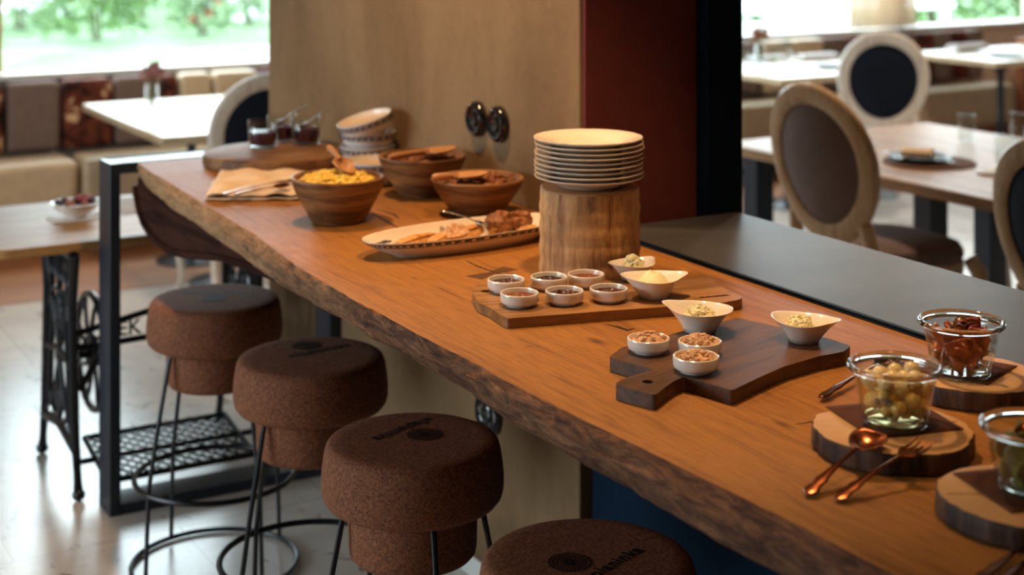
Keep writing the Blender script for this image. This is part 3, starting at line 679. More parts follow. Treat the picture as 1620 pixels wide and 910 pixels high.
for k in range(16):
    o = strip if k == 0 else strip.copy()
    if k: C.objects.link(o)
    a = k*2.4; r = .008+.0036*k; o.location = (q3.x+.012+r*math.cos(a), q3.y-.01+r*math.sin(a), Z0+.079+.0024*(k % 5)); o.rotation_euler = (.3*nz(k, 2), .35*nz(k, 5), k*1.7)
    tag(o, 'crisp brown strip piled in the wooden bowl nearest the log', 'food', 'crisp strips in the wooden bowl')
def scoop(name, tip, end, lab, hw=.026, Lb=.075, rh=.0075, tilt=.0):
    # tip and end are world points: bowl tip and handle end
    tip, end = Vector(tip), Vector(end); d = end-tip; L = d.length; yaw = math.atan2(d.y, d.x); pit = -math.asin(d.z/L)
    t = thing(name, lab, 'spoon', tip, rot=(tilt, pit, yaw))
    def fn(u, v):
        x = u*Lb; wd = hw*math.sin(min(1, u*1.15+.08)*PI*.62)**.7 if u < .8 else hw*(1-(u-.8)*3.2)+.0
        s_ = (v-.5)*2; return (x, s_*max(wd, .006), -.010*(1-s_*s_)*math.sin(PI*min(1, u+.05))+.0)
    MB().grid(22, 13, fn).build('spoon_bowl', M['spoonwood'], t, solid=.0035)
    MB().tube([(Lb*.86+(L-Lb*.86)*k/8, 0, .001*k*(8-k)*.1) for k in range(9)], [rh*.8, rh*.75, rh*.75, rh*.8, rh*.85, rh*.9, rh, rh*1.05, rh*.7], 12).build('handle', M['spoonwood'], t)
    return t
scoop('wooden_spoon', (qe.x+.020, qe.y-.036, Z0+.116), (qe.x-.004, qe.y+.050, Z0+.166), 'small beech spoon stuck upright in the scrambled egg', .026, .060, .008, 0)
zz = Z0+.110
a = W(722, 232, zz+.012); e = W(615, 250, zz); scoop('wooden_scoop', a, e, 'beech scoop lying across the wooden bowl by the bowl stack', .036, .095, .0095, PI*.0)
zz = Z0+.097
a = W(772, 272, zz+.008); e = W(684, 282, zz+.003); scoop('wooden_scoop', a, e, 'beech scoop lying across the bowl of crisp strips', .032, .09, .0095)

# oval platter with pancakes and muffins
pa, pb = W(577, 385, 1.035), W(884, 343, 1.035); pc = (pa+pb)/2; d = pb-pa; pang = math.atan2(d.y, d.x); pLn = d.length/2
def ovl(rx, ry, z): return lambda a, e=2.3: (rx*abs(math.cos(a))**(2/e)*(1 if math.cos(a) > 0 else -1), ry*abs(math.sin(a))**(2/e)*(1 if math.sin(a) > 0 else -1), z)
pt = thing('oval_platter', 'long cream oval platter with a patterned blue rim, pancakes and muffins', 'platter', (pc.x, pc.y-.0, Z0), pang)
secs = [(.70, .62, 0.001), (.72, .66, 0), (.73, .68, .002), (.86, .84, .015), (.97, .96, .032), (1, 1, .037), (.998, .996, .0385), (.985, .975, .038), (.95, .93, .032), (.84, .80, .014), (.74, .67, .008), (.3, .25, .007)]
WD = .088; b = MB(); NN = 96; vs = []; fs = []
for (sx, sy, z) in secs:
    f = ovl(pLn*sx, WD*sy, z)
    vs += [f(2*PI*j/NN) for j in range(NN)]
for i in range(len(secs)-1):
    for j in range(NN): q = (j+1) % NN; fs.append((i*NN+j, i*NN+q, (i+1)*NN+q, (i+1)*NN+j))
fs.append(tuple(range(NN))); fs.append(tuple((len(secs)-1)*NN+j for j in range(NN)))
MB().add(vs, fs).build('platter_body', M['china'], pt)
def band(par, rx, ry, z0, z1, n, mat, name='painted_band', k=1.012, rx1=None, ry1=None):
    """dark lozenges between two thin lines round a rim"""
    b = MB(); P = []
    NQ = n*8
    f0 = ovl(rx*k, ry*k, z0); f1 = ovl((rx1 or rx)*k, (ry1 or ry)*k, z1)
    def pt_(u, v):
        a = 2*PI*u; A = Vector(f0(a)); B = Vector(f1(a)); return tuple(A.lerp(B, v))
    for j in range(NQ):
        u0, u1 = j/NQ, (j+1)/NQ
        for v0, v1 in ((0, .12), (.88, 1)):
            b.add([pt_(u0, v0), pt_(u1, v0), pt_(u1, v1), pt_(u0, v1)], [(0, 1, 2, 3)])
    for j in range(n):
        c_, h = (j+.5)/n, .42/n
        b.add([pt_(c_-h, .2), pt_(c_-h*.2, .2), pt_(c_+h, .8), pt_(c_+h*.2, .8)], [(0, 1, 2, 3)])
        b.add([pt_(c_-h*.9, .55), pt_(c_-h*.3, .55), pt_(c_-h*.45, .82), pt_(c_-h*.8, .82)], [(0, 1, 2, 3)])
        b.add([pt_(c_+h*.3, .18), pt_(c_+h*.85, .18), pt_(c_+h*.7, .42), pt_(c_+h*.4, .42)], [(0, 1, 2, 3)])
    return b.build(name, mat, par, smooth=False)
band(pt, pLn*.955, WD*.94, .0262, .0355, 64, M['navy'], k=1.006, rx1=pLn*.997, ry1=WD*.994)
def onpl(u, v, z=.010):   # u along, v across in platter frame
    c, s = math.cos(pang), math.sin(pang); return Vector((pc.x+u*c-v*s, pc.y+u*s+v*c, Z0+z))
b = MB()
for u, v in ((-.88, .1), (-.80, .25), (-.70, .45), (-.62, .3), (-.5, .55), (-.78, -.2)):
    for k in range(5):
        a = k*1.256; b.ball((u*pLn+.007*math.cos(a), v*WD+.007*math.sin(a), .0115+abs(v)*.014+max(0, (abs(u)-.6))*.045), .0048, 4, 8, (1, 1, .3))
b.build('painted_flower', M['navy'], pt)
def pancake(u, v, z, yaw, L, r, lab, seed):
    def fn(s, t):
        x = (s-.5)*L; a = t*2*PI*1.35; rr_ = r*(.62+.32*t)*(1+.10*nz(x*30, t*3, seed)); e = math.sin(PI*min(1, max(0, s)))**.25 if 0 < s < 1 else .5
        return (x+.004*nz(t*4, seed), rr_*math.cos(a)*1.25*e, rr_*math.sin(a)*.72*e+r*.66)
    p = onpl(u, v, z); o = MB().grid(22, 44, fn).build('rolled_pancake', M['pancake'], None, p, solid=.002); o.rotation_euler = (0, 0, pang+yaw)
    return tag(o, lab, 'pancake', 'rolled pancakes on the oval platter')
pancake(-.115, .012, .007, .35, .125, .020, 'rolled golden pancake at the platter\'s left end, farthest from the muffins', 1)
pancake(-.055, -.006, .007, .55, .125, .022, 'rolled golden pancake between two others on the platter', 4)
pancake(.005, .010, .007, .45, .12, .023, 'rolled golden pancake lying beside the serving spoon', 9)
lump('flaked_topping', onpl(-.03, .0, .030), .045, .012, M['spread'], 'pale flaky topping scattered over the rolled pancakes', 'food', 4, .5, 4, fine=.006, rz=pang+.4, sx=1.2, sy=.6)
def muffin(u, v, r, lab, seed, z=.010, flat=False):
    p = onpl(u, v, z)
    t = thing('muffin', lab, 'muffin', p, seed, 'baked muffins on the platter')
    MB().ball((0, 0, r*.7), r, 20, 28, (1, 1, .78 if not flat else .5), jit=.38, seed=seed).build('muffin_top', M['muffin'], t)
    MB().lathe([(.0001, .0), (r*.72, 0), (r*.85, r*.5), (.0001, r*.6)], 30).build('muffin_base', M['pancake'], t)
muffin(.104, .028, .031, 'dark round muffin on the platter, nearest the pancakes', 2)
muffin(.164, .036, .028, 'dark crusty muffin on the platter against the log', 6)
p = onpl(.150, -.028, .012)
o = MB().ball((0, 0, 0), .026, 12, 24, (1.25, .8, .38), jit=.3, seed=11).build('bread_piece', M['pancake'], None, p+Vector((0, 0, .008))); o.rotation_euler = (0, 0, pang)
tag(o, 'halved golden pastry in front of the muffins on the platter', 'pastry')

# cutlery
def cutlery(kind, bowl, end, lab, mat, group=None, L0=.2, zoff=0, tilt=0, hw=1.0):
    bowl, end = Vector(bowl), Vector(end); d = end-bowl; L = d.length; yaw = math.atan2(d.y, d.x); pit = -math.asin(d.z/L)
    t = thing('serving_'+kind, lab, kind, bowl, rot=(tilt, pit, yaw), group=group)
    Lb = .30*L
    def hfn(u, v):   # baroque handle
        x = Lb*.9+u*(L-Lb*.9); wd = (.0022+.0045*max(0, u-.35)**.8*1.5+.0012*math.exp(-((u-.72)/.04)**2)+.0012*math.exp(-((u-.9)/.05)**2)-.0008*math.exp(-((u-.82)/.03)**2))*(1 if u < .97 else .6)*hw
        s_ = (v-.5)*2; return (x, s_*wd, .004*math.sin(PI*u)*0+.0028*math.sin(u*PI*.9+.2)+.0009*(1-s_*s_))
    MB().grid(46, 7, hfn).build('handle', mat, t, solid=.0018)
    if kind == 'spoon':
        def fn(u, v):
            x = u*Lb; wd = .0195*hw*(math.sin(PI*min(1, (u*.86+.12)**.8)))**.65; s_ = (v-.5)*2
            return (x, s_*max(wd, .0024), -.0075*(1-s_*s_)*math.sin(PI*u)**.8+.0015)
        MB().grid(26, 13, fn).build('spoon_bowl', mat, t, solid=.0013)
    else:
        def fn(u, v):
            x = Lb*.5+u*Lb*.45; s_ = (v-.5)*2; wd = .0115*hw*(1-.75*u**2.2); return (x, s_*wd, -.003*(1-u)*(1-s_*s_*.4)+.001)
        MB().grid(12, 9, fn).build('fork_head', mat, t, solid=.0015)
        for k in range(4):
            y = (-.0098+.00653*k)*hw; MB().tube([(Lb*.52, y, -.002), (Lb*.3, y, -.0035), (Lb*.1, y, -.0018), (-.004, y*.95, .001)], [.0016, .0015, .0012, .0006], 6).build('tine', mat, t)
    return t
cutlery('spoon', onpl(.062, .008, .034), onpl(-.02, .062, .066), 'dark steel serving spoon lying among the platter food', M['chrome'], hw=.9)

# glass jars on log slices
def log_slice(px, py, r, lab, seed, ex=1., rot=0, th=.0305):
    q = W(px, py, 1+th); o_th = th
    t = thing('log_slice', lab, 'log slice', (q.x, q.y, Z0), rot, 'bark edged log slices')
    f = logfn(seed, .09)
    pr = [(.0001, .0), (r*.97, 0), (r, .003), (r*1.01, th*.3), (r*1.0, th*.6), (r*1.005, th*.85), (r*.985, th-.001), (r*.955, th), (r*.5, th), (.0001, th)]
    b = MB().lathe(pr, 90, fn=lambda a, z, c: (f(a, z, c)[0]*(1+(ex-1)*abs(math.cos(c))), z)); nf = len(pr)-1
    b.m = [1 if (k % nf) >= nf-3 else 0 for k in range(len(b.m))]
    b.build('slice_body', [M['bark'], M['sliceend']], t)
    MB().box(r*.35, -.0006, th-.0002, r*.93, .0006, th+.0003).build('drying_crack', M['print'], t, smooth=False)
    return q
s1 = log_slice(1411, 676, .103, 'oval bark edged log slice under the jar of pearl onions', 3, 1.04, -.3)
s2 = log_slice(1542, 590, .098, 'bark edged log slice under the jar of peppers by the counter', 8, 1.02, 1.2)
s3 = log_slice(1622, 783, .100, 'bark edged log slice with a drying crack at the frame edge', 5, 1.02, 2.6)
ZS = Z0+.0310
def mat_square(px, py, a, rot, lab, z=ZS):
    q = W(px, py, z); b = MB()
    b.grid(12, 12, lambda u, v: ((u-.5)*a, (v-.5)*a, .0006*nz(u*3, v*3, rot)))
    o = b.build('leather_coaster', M['leather'], None, (q.x, q.y, z+.0006), solid=.0011); o.rotation_euler = (0, 0, rot)
    return tag(o, lab, 'coaster', 'brown square leather coasters under the jars')
def jar(px, py, lab, tiltx=0):
    q = W(px, py, ZS); t = thing('glass_jar', lab, 'jar', (q.x, q.y, ZS+.0016), group='wide rimmed glass jars')
    pr = [(.0001, .0022), (.034, .0022), (.038, .0008), (.0405, 0), (.0425, .002), (.0445, .008), (.050, .040), (.0555, .066), (.0568, .0698), (.0535, .0698), (.0525, .067), (.0478, .040), (.0418, .010), (.038, .0058), (.0001, .0054)]
    MB().lathe(pr, 80).build('jar_body', M['glass'], t, ang=1.5)
    MB().lathe([(.0545, .0700), (.0572, .0702), (.0625, .0725), (.0645, .0755), (.0638, .079), (.061, .0805), (.0585, .080), (.0572, .0772), (.0548, .0735)], 80, closed=True).build('jar_rim', M['rimglass'], t, ang=2)
    MB().lathe([(.036, .0058), (.0412, .0062), (.0412, .0092), (.036, .0085)], 64, closed=True).build('thick_base', M['rimglass'], t, ang=2)
    # pressed strawberry-leaf emblem on the side
    return q
mat_square(1413, 662, .135, -YAW+.28, 'brown leather coaster under the jar of pearl onions')
mat_square(1525, 583, .120, -YAW+.9, 'brown leather coaster under the jar of peppers')
mat_square(1628, 772, .130, -YAW+.25, 'brown leather coaster under the jar of cucumbers')
j1 = jar(1416, 671, 'glass jar of pickled pearl onions on the front log slice')
j2 = jar(1521, 592, 'glass jar of orange peppers on the slice by the slate counter')
j3 = jar(1636, 778, 'glass jar of green pickles cut by the frame edge')
ZJ = ZS+.0016
def brine(q, r0, r1, h, lab, mat):
    o = MB().lathe([(.0001, 0), (r0, 0), (r1, h), (.0001, h)], 48).build('brine', mat, None, (q.x, q.y, ZJ+.0062)); return tag(o, lab, 'brine', None, 'stuff')
brine(j1, .0405, .0505, .050, 'pale pickling brine around the pearl onions', M['liquid'])
def fill(q, proto, n, rb, z0, z1, lab, cat, grp, seed, rot=True, rs=.008):
    if rs < .0096 and rot and n != 30 or rs < .01: rs_in = .0135
    else: rs_in = rs
    rr = random.Random(seed); pts = []
    tries = 0
    while len(pts) < n and tries < 9000:
        tries += 1
        z = z0+(z1-z0)*(len(pts)/n); rad = (.0415+(z-.006)/.07*.0135)-rs_in-.001
        a = rr.random()*6.283; r = (rr.random()**.4)*rad; p = Vector((r*math.cos(a), r*math.sin(a), z))
        if all((p-x).length > rs*1.72 for x in pts): pts.append(p)
    for k, p in enumerate(pts):
        o = proto if k == 0 else proto.copy()
        if k: C.objects.link(o)
        o.location = (q.x+p.x, q.y+p.y, ZJ+p.z)
        if rot: o.rotation_euler = (rr.random()*6, rr.random()*6, rr.random()*6)
        else: o.rotation_euler = (rr.random()*.8, rr.random()*.8, rr.random()*6)
        tag(o, lab, cat, grp)
on = MB().lathe([(.0001, -.0116), (.005, -.0108), (.0098, -.0062), (.0116, 0), (.010, .006), (.0057, .0103), (.0019, .0120), (.0001, .0132)], 20).build('pearl_onion', M['onion'], None)
fill(j1, on, 30, 0, .0185, .069, 'pale pickled pearl onion inside the front glass jar', 'onion', 'pearl onions in the glass jar', 4, True, .0116)
pe = MB().grid(8, 6, lambda u, v: ((u-.5)*.034, (v-.5)*.024*(1-.3*u), .006*math.cos((v-.5)*2.2)-.003+.003*math.sin(u*4))).build('pepper_piece', M['pepper'], None, solid=.003)
fill(j2, pe, 44, 0, .018, .064, 'piece of soft orange pepper inside the glass jar by the counter', 'pepper', 'orange pepper pieces in the jar', 9, True, .0075)
pd = MB().grid(8, 4, lambda u, v: ((u-.5)*.030, (v-.5)*.012*(1-.5*abs(u-.5)), .005*math.sin(u*5))).build('bay_leaf', M['pepper_d'], None, solid=.0014)
for k, (dx, dy, dz, rz) in enumerate([(0.0, .012, .071, .4), (.014, -.004, .070, 2.1), (.024, .014, .070, -.5), (-.010, -.006, .069, 1.2)]):
    o = pd if k == 0 else pd.copy()
    if k: C.objects.link(o)
    o.location = (j2.x+dx, j2.y+dy, ZJ+dz); o.rotation_euler = (.5, -.4+.3*k, rz); tag(o, 'brown green leaf lying on top of the peppers in the jar', 'leaf', 'leaves on the jarred peppers')
cu_ = MB().lathe([(.0001, -.0022), (.0150, -.0022), (.0163, 0), (.0150, .0022), (.0001, .0022)], 22).build('cucumber_slice', M['cuke'], None)
fill(j3, cu_, 30, 0, .020, .060, 'olive green pickle slice inside the jar at the frame edge', 'pickle', 'pickle slices in the edge jar', 12, True, .0095)
# jar emblem: pressed leaves on the onion jar
b = MB()
for k in range(5):
    a = -.9+k*.45
    b.ball((.0, .011*math.sin(a), .011*math.cos(a)), .0065, 6, 10, (.18, .35+.65*abs(math.sin(a)), .35+.65*abs(math.cos(a))))
em = [o for o in bpy.data.objects if o.name.startswith('glass_jar')][0]
ang = -PI/2-YAW-.55
b.build('pressed_leaf_emblem', M['glass'], em, (.0508*math.cos(ang), .0508*math.sin(ang), .034), rot=(0, 0, ang))

# copper cutlery round the jars
sp = ZS+.011
cutlery('spoon', W(1385, 684, sp+.003), W(1277, 783, Z0+.004), 'copper serving spoon leaning on the front log slice', M['copper'], 'copper serving cutlery', hw=1.32)
cutlery('fork', W(1462, 697, sp+.004), W(1324, 791, Z0+.004), 'copper serving fork leaning on the front log slice beside the spoon', M['copper'], 'copper serving cutlery', hw=1.32)
cutlery('spoon', W(1420, 560, Z0+.011), W(1298, 630, Z0+.006), 'dark copper cutlery handle lying on the table behind the onion jar', M['copper'], 'copper serving cutlery')
cutlery('spoon', W(1668, 838, Z0+.005), W(1548, 918, Z0+.004), 'copper serving spoon at the bottom edge beside the cracked slice', M['copper'], 'copper serving cutlery')
cutlery('fork', W(1705, 835, Z0+.005), W(1580, 925, Z0+.004), 'copper serving fork at the bottom edge beside the cracked slice', M['copper'], 'copper serving cutlery')
cutlery('spoon', (j3.x-.024, j3.y+.002, ZJ+.070), (j3.x+.10, j3.y-.04, ZJ+.112), 'copper spoon resting in the jar of pickles', M['copper'], 'copper serving cutlery', hw=.85)

# round board, juice glasses
q = W(433, 238.5, 1.035); tag(MB().lathe([(.0001, 0), (.193, 0), (.199, .005), (.2, .018), (.197, .031), (.188, .0345), (.10, .0345), (.0001, .0345)], 96, fn=logfn(4, .02)).build('round_board', M['disc'], None, (q.x, q.y, Z0)), 'thick dark round wooden board at the far end under the juice glasses', 'board')
ZB = Z0+.0352
jg = [(.0001, .003), (.034, .003), (.037, 0), (.040, .003), (.0425, .03), (.0432, .078), (.042, .0792), (.0408, .078), (.040, .03), (.037, .009), (.0001, .008)]
for (px, py, lab, hz) in [(416, 233, 'juice glass nearest the camera on the round board', None), (446, 224, 'juice glass behind the other two, partly hidden', (486, 166)), (484, 228, 'juice glass nearest the pillar on the round board', (525, 171))]:
    q = W(px, py, ZB); t = thing('juice_glass', 'small clear '+lab, 'glass', (q.x, q.y, ZB), group='glasses of dark juice'); 
    MB().lathe(jg, 40).build('glass_body', M['glass'], t, ang=1.5)
    o = MB().lathe([(.0001, 0), (.0362, 0), (.0396, .02), (.0400, .038), (.0001, .0385)], 36).build('juice', M['juice'], None, (q.x, q.y, ZB+.0085)); tag(o, 'dark purple juice filling the '+lab, 'juice', None, 'stuff')
    if hz:
        e = W(hz[0], hz[1], ZB+.125); cutlery('spoon', (q.x-.02, q.y+.0, ZB+.050), (e.x, e.y, ZB+.125), 'thin steel spoon standing in the '+lab, M['chrome'], hw=.55)

# enamel bowls
def ebowl(loc, r, h, lab, rot=(0, 0, 0), grp='patterned bowls by the pillar'):
    t = thing('patterned_bowl', lab, 'bowl', loc, rot=rot, group=grp)
    MB().lathe([(.0001, .001), (r*.52, .001), (r*.56, 0), (r*.6, .003), (r*.86, h*.42), (r*.97, h*.8), (r*.985, h), (r*.965, h+.0005), (r*.93, h*.8), (r*.8, h*.4), (r*.5, .008), (.0001, .007)], 64).build('bowl_body', M['bluewhite'], t)
    band(t, r*.952, r*.952, h*.68, h*.92, 26, M['navy'], k=1.022, rx1=r*.984, ry1=r*.984)
    MB().lathe([(r*.925, h*.8), (r*.798, h*.405), (r*.5, .0088), (.0001, .0078)], 64).build('inside_glaze', M['cream_in'], t)
    return t
q = W(587, 262, 1.); r_ = .079; sx, sy = min(q.x, 1.905-r_-.004), q.y
ebowl((sx, sy, Z0), r_, .058, 'lowest patterned bowl of the stack by the pillar')
ebowl((sx+.001, sy-.001, Z0+.0400), r_, .058, 'middle patterned bowl of the stack by the pillar')
tb = ebowl((sx-.004, sy-.020, Z0+.0850), r_*1.0, .056, 'topmost patterned bowl of the stack, tilted to the side'); tb.rotation_euler = (0, 0, 0)
ax = Vector((C_*.4+S_, -S_*.4+C_, 0)).normalized(); tb.rotation_mode = 'QUATERNION'
from mathutils import Quaternion
tb.rotation_quaternion = Quaternion(Vector((S_, C_, 0)), -.26)@Quaternion(Vector((C_, -S_, 0)), .10)
q = W(596, 290, 1.); ebowl((min(q.x, 1.81), q.y, Z0), .088, .062, 'patterned bowl of crumbs standing alone behind the egg bowl')
bc = Vector((min(q.x, 1.81), q.y, Z0+.05)); cr = MB().ball((0, 0, 0), .0055, 6, 8, jit=.4).build('dried_berry', M['jam_red'], None)
for k in range(10):
    o = cr if k == 0 else cr.copy()
    if k: C.objects.link(o)
    a = k*2.1; r = .010+.004*(k % 5); o.location = (bc.x+.02+r*math.cos(a), bc.y-.0+r*math.sin(a), bc.z-.0295+.003*(k % 3)); tag(o, 'dark dried berry in the patterned bowl standing alone', 'berry', 'dried berries in the patterned bowl')
# napkin with cutlery by the egg bowl
P4 = [W(322, 319, 1.), W(348, 277, 1.), W(492, 280, 1.), W(480, 318, 1.)]
def npf(off, zz, sd, amp=.004):
    def fn(u, v):
        p = (P4[0]*(1-u)+P4[3]*u)*(1-v)+(P4[1]*(1-u)+P4[2]*u)*v
        return (p.x+off[0]+.004*nz(v*4, sd), p.y+off[1]+.004*nz(u*4, sd), Z0+zz+abs(amp*nz(u*3.5, v*3.5, sd))*1.6+.0025*math.exp(-(v/.08)**2))
    return fn
nb = thing('folded_napkin', 'beige linen napkin folded on the bar beside the egg bowl', 'napkin', (0, 0, 0))
MB().grid(30, 24, npf((0, 0), .0015, 2)).build('lower_fold', M['napkin'], nb, solid=.0022)
MB().grid(30, 24, npf((.004, .002), .0095, 7, .010)).build('upper_fold', M['napkin'], nb, solid=.0022)
cutlery('fork', W(468, 282, Z0+.026), W(352, 308, Z0+.022), 'copper fork lying on the beige napkin', M['copper'])
cutlery('spoon', W(458, 291, Z0+.026), W(372, 308, Z0+.022), 'copper spoon lying over the fork on the beige napkin', M['copper'])
# ------------------------------------------------------------ dining room: benches and cushions
bn = [(-1.2, .72), (.74, 1.98), (2.0, 3.24), (3.26, 4.5), (4.52, 6.1), (6.12, 7.3), (7.32, 8.62)]
blab = ['beige leather bench seat section beyond the left frame edge', 'beige leather bench seat section behind the berry bowl', 'beige leather bench seat section under the left dining table',
        'beige leather bench seat section hidden behind the pillar', 'beige leather bench seat section next to the black post', 'beige leather bench seat section behind the tan oval chair', 'beige leather bench seat section with the rounded end behind the white chair']
for (x0, x1), lab in zip(bn, blab):
    t = thing('bench_seat', lab, 'bench', ((x0+x1)/2, 8.0, 0), group='beige bench sections along the windows'); hw = (x1-x0)/2
    MB().box(-hw, -.24, .17, hw, .05, .465).build('seat_cushion', M['beige_leather'], t, bevel=.045, seg=5)
    MB().box(-hw+.001, -.20, .06, hw-.001, .05, .168).build('wooden_base', M['benchwood'], t, smooth=False)
    MB().box(-hw+.001, -.17, 0, hw-.001, .05, .06).build('plinth', M['blackpanel'], t, smooth=False)
pat = [(-.28, 'c'), (-.02, 't'), (.25, 'b'), (.52, 't'), (.79, 't'), (1.06, 'b'), (1.33, 't'), (1.60, 'c'), (1.78, 't'), (2.02, 'c'), (2.28, 't'), (2.60, 'b'), (2.77, 'b'), (3.02, 'c')]
edges = [(1.30, 1.68, 'c'), (1.70, 1.965, 't'), (1.98, 2.235, 'c'), (2.25, 2.50, 't'), (2.515, 2.585, 'c'), (2.60, 2.775, 'b'), (2.79, 3.04, 'b'), (3.055, 3.42, 'c'), (3.43, 3.8, 't'), (3.82, 4.2, 'b'),
         (6.05, 6.56, 't'), (6.58, 6.84, 'b'), (6.85, 7.10, 'b'), (7.11, 7.34, 't'), (7.355, 7.50, 'c'), (7.515, 7.78, 'b'), (7.79, 7.96, 't'), (7.97, 8.13, 'c'), (8.14, 8.30, 't'), (8.31, 8.46, 'c'), (8.47, 8.62, 't')]
names = {'c': ('cowhide', 'brown and tan cowhide'), 't': ('taupe', 'grey brown corduroy'), 'b': ('beige_leather', 'beige leather')}
where = ['at the left frame edge under the window post', 'left of the cowhide panel by the window post', 'with pale spots, second from the left frame edge', 'behind the left dining table corner', 'narrow, behind the dried flowers', 'right of the dried flower vase', 'between the vase and the black backed chair', 'beside the pillar above the chair back', 'behind the pillar, first', 'behind the pillar, second',
         'beside the black post', 'behind the brown flower vase', 'second pale one right of the brown flower vase', 'just left of the white oval chair', 'narrow, behind the white oval chair', 'directly behind the white oval chair', 'right of the white oval chair', 'under the far right table, first', 'under the far right table, second', 'under the far right table, third', 'under the far right table at the wood panel']
for (x0, x1, k), wh in zip(edges, where):
    mt, wd = names[k]
    o = MB().box(-(x1-x0)/2, -.0, 0, (x1-x0)/2, .13, .355).build('backrest_cushion', M[mt], None, ((x0+x1)/2, 8.07, .472), bevel=.028, seg=4)
    tag(o, '%s backrest cushion %s' % (wd, wh), 'cushion', 'backrest cushions along the windows')
o = tag(MB().box(8.64, 7.72, 0, 10.2, 7.80, .78).build('wood_partition', M['benchwood'], None, bevel=.003), 'low horizontal board partition at the right end of the bench', 'partition')
# tables
def table(name, x0, x1, y0, y1, z, th, mat, legs, lab, legm='steel', lw=.075, extra=None):
    cx, cy = (x0+x1)/2, (y0+y1)/2
    t = thing(name, lab, 'table', (cx, cy, 0))
    MB().box(x0-cx, y0-cy, z-th, x1-cx, y1-cy, z).build('tabletop', mat, t, bevel=.006)
    for (lx, ly) in legs:
        MB().box(lx-cx-lw/2, ly-cy-lw/2, 0, lx-cx+lw/2, ly-cy+lw/2, z-th-.0005).build('leg', M[legm], t, bevel=.003)
    return t
table('dining_table', 3.965, 5.13, 2.75, 5.15, .75, .042, M['tablemid'], [(4.075, 5.04), (4.40, 4.39), (5.03, 5.04), (4.72, 4.39), (4.40, 2.85), (5.03, 2.85)], 'oak dining table laid with a placemat and glasses beyond the slate counter', lw=.09)
def pedestal(x0, x1, y0, y1, lab, poles, mat=None):
    t = table('dining_table', x0, x1, y0, y1, .75, .038, mat or M['tablelight'], [], lab); cx, cy = (x0+x1)/2, (y0+y1)/2
    for (px_, py_) in poles:
        MB().lathe([(.0001, 0), (.17, 0), (.17, .008), (.03, .03), (.024, .05), (.022, .3), (.028, .33), (.028, .36), (.022, .38), (.022, .66), (.05, .7), (.05, .711), (.0001, .711)], 28).build('pedestal', M['black'], t, loc=(px_-cx, py_-cy, 0))
    return t
pedestal(1.985, 2.86, 6.42, 7.72, 'pale table with dried flowers by the left window', [(2.42, 6.85), (2.42, 7.35)])
pedestal(5.69, 6.75, 6.83, 7.72, 'pale laid table with a brown flower vase beside the black post', [(5.86, 6.98), (6.5, 6.98)])
pedestal(7.47, 8.62, 6.9, 7.68, 'pale laid table at the far right by the window', [(7.62, 7.0), (8.4, 7.0)])

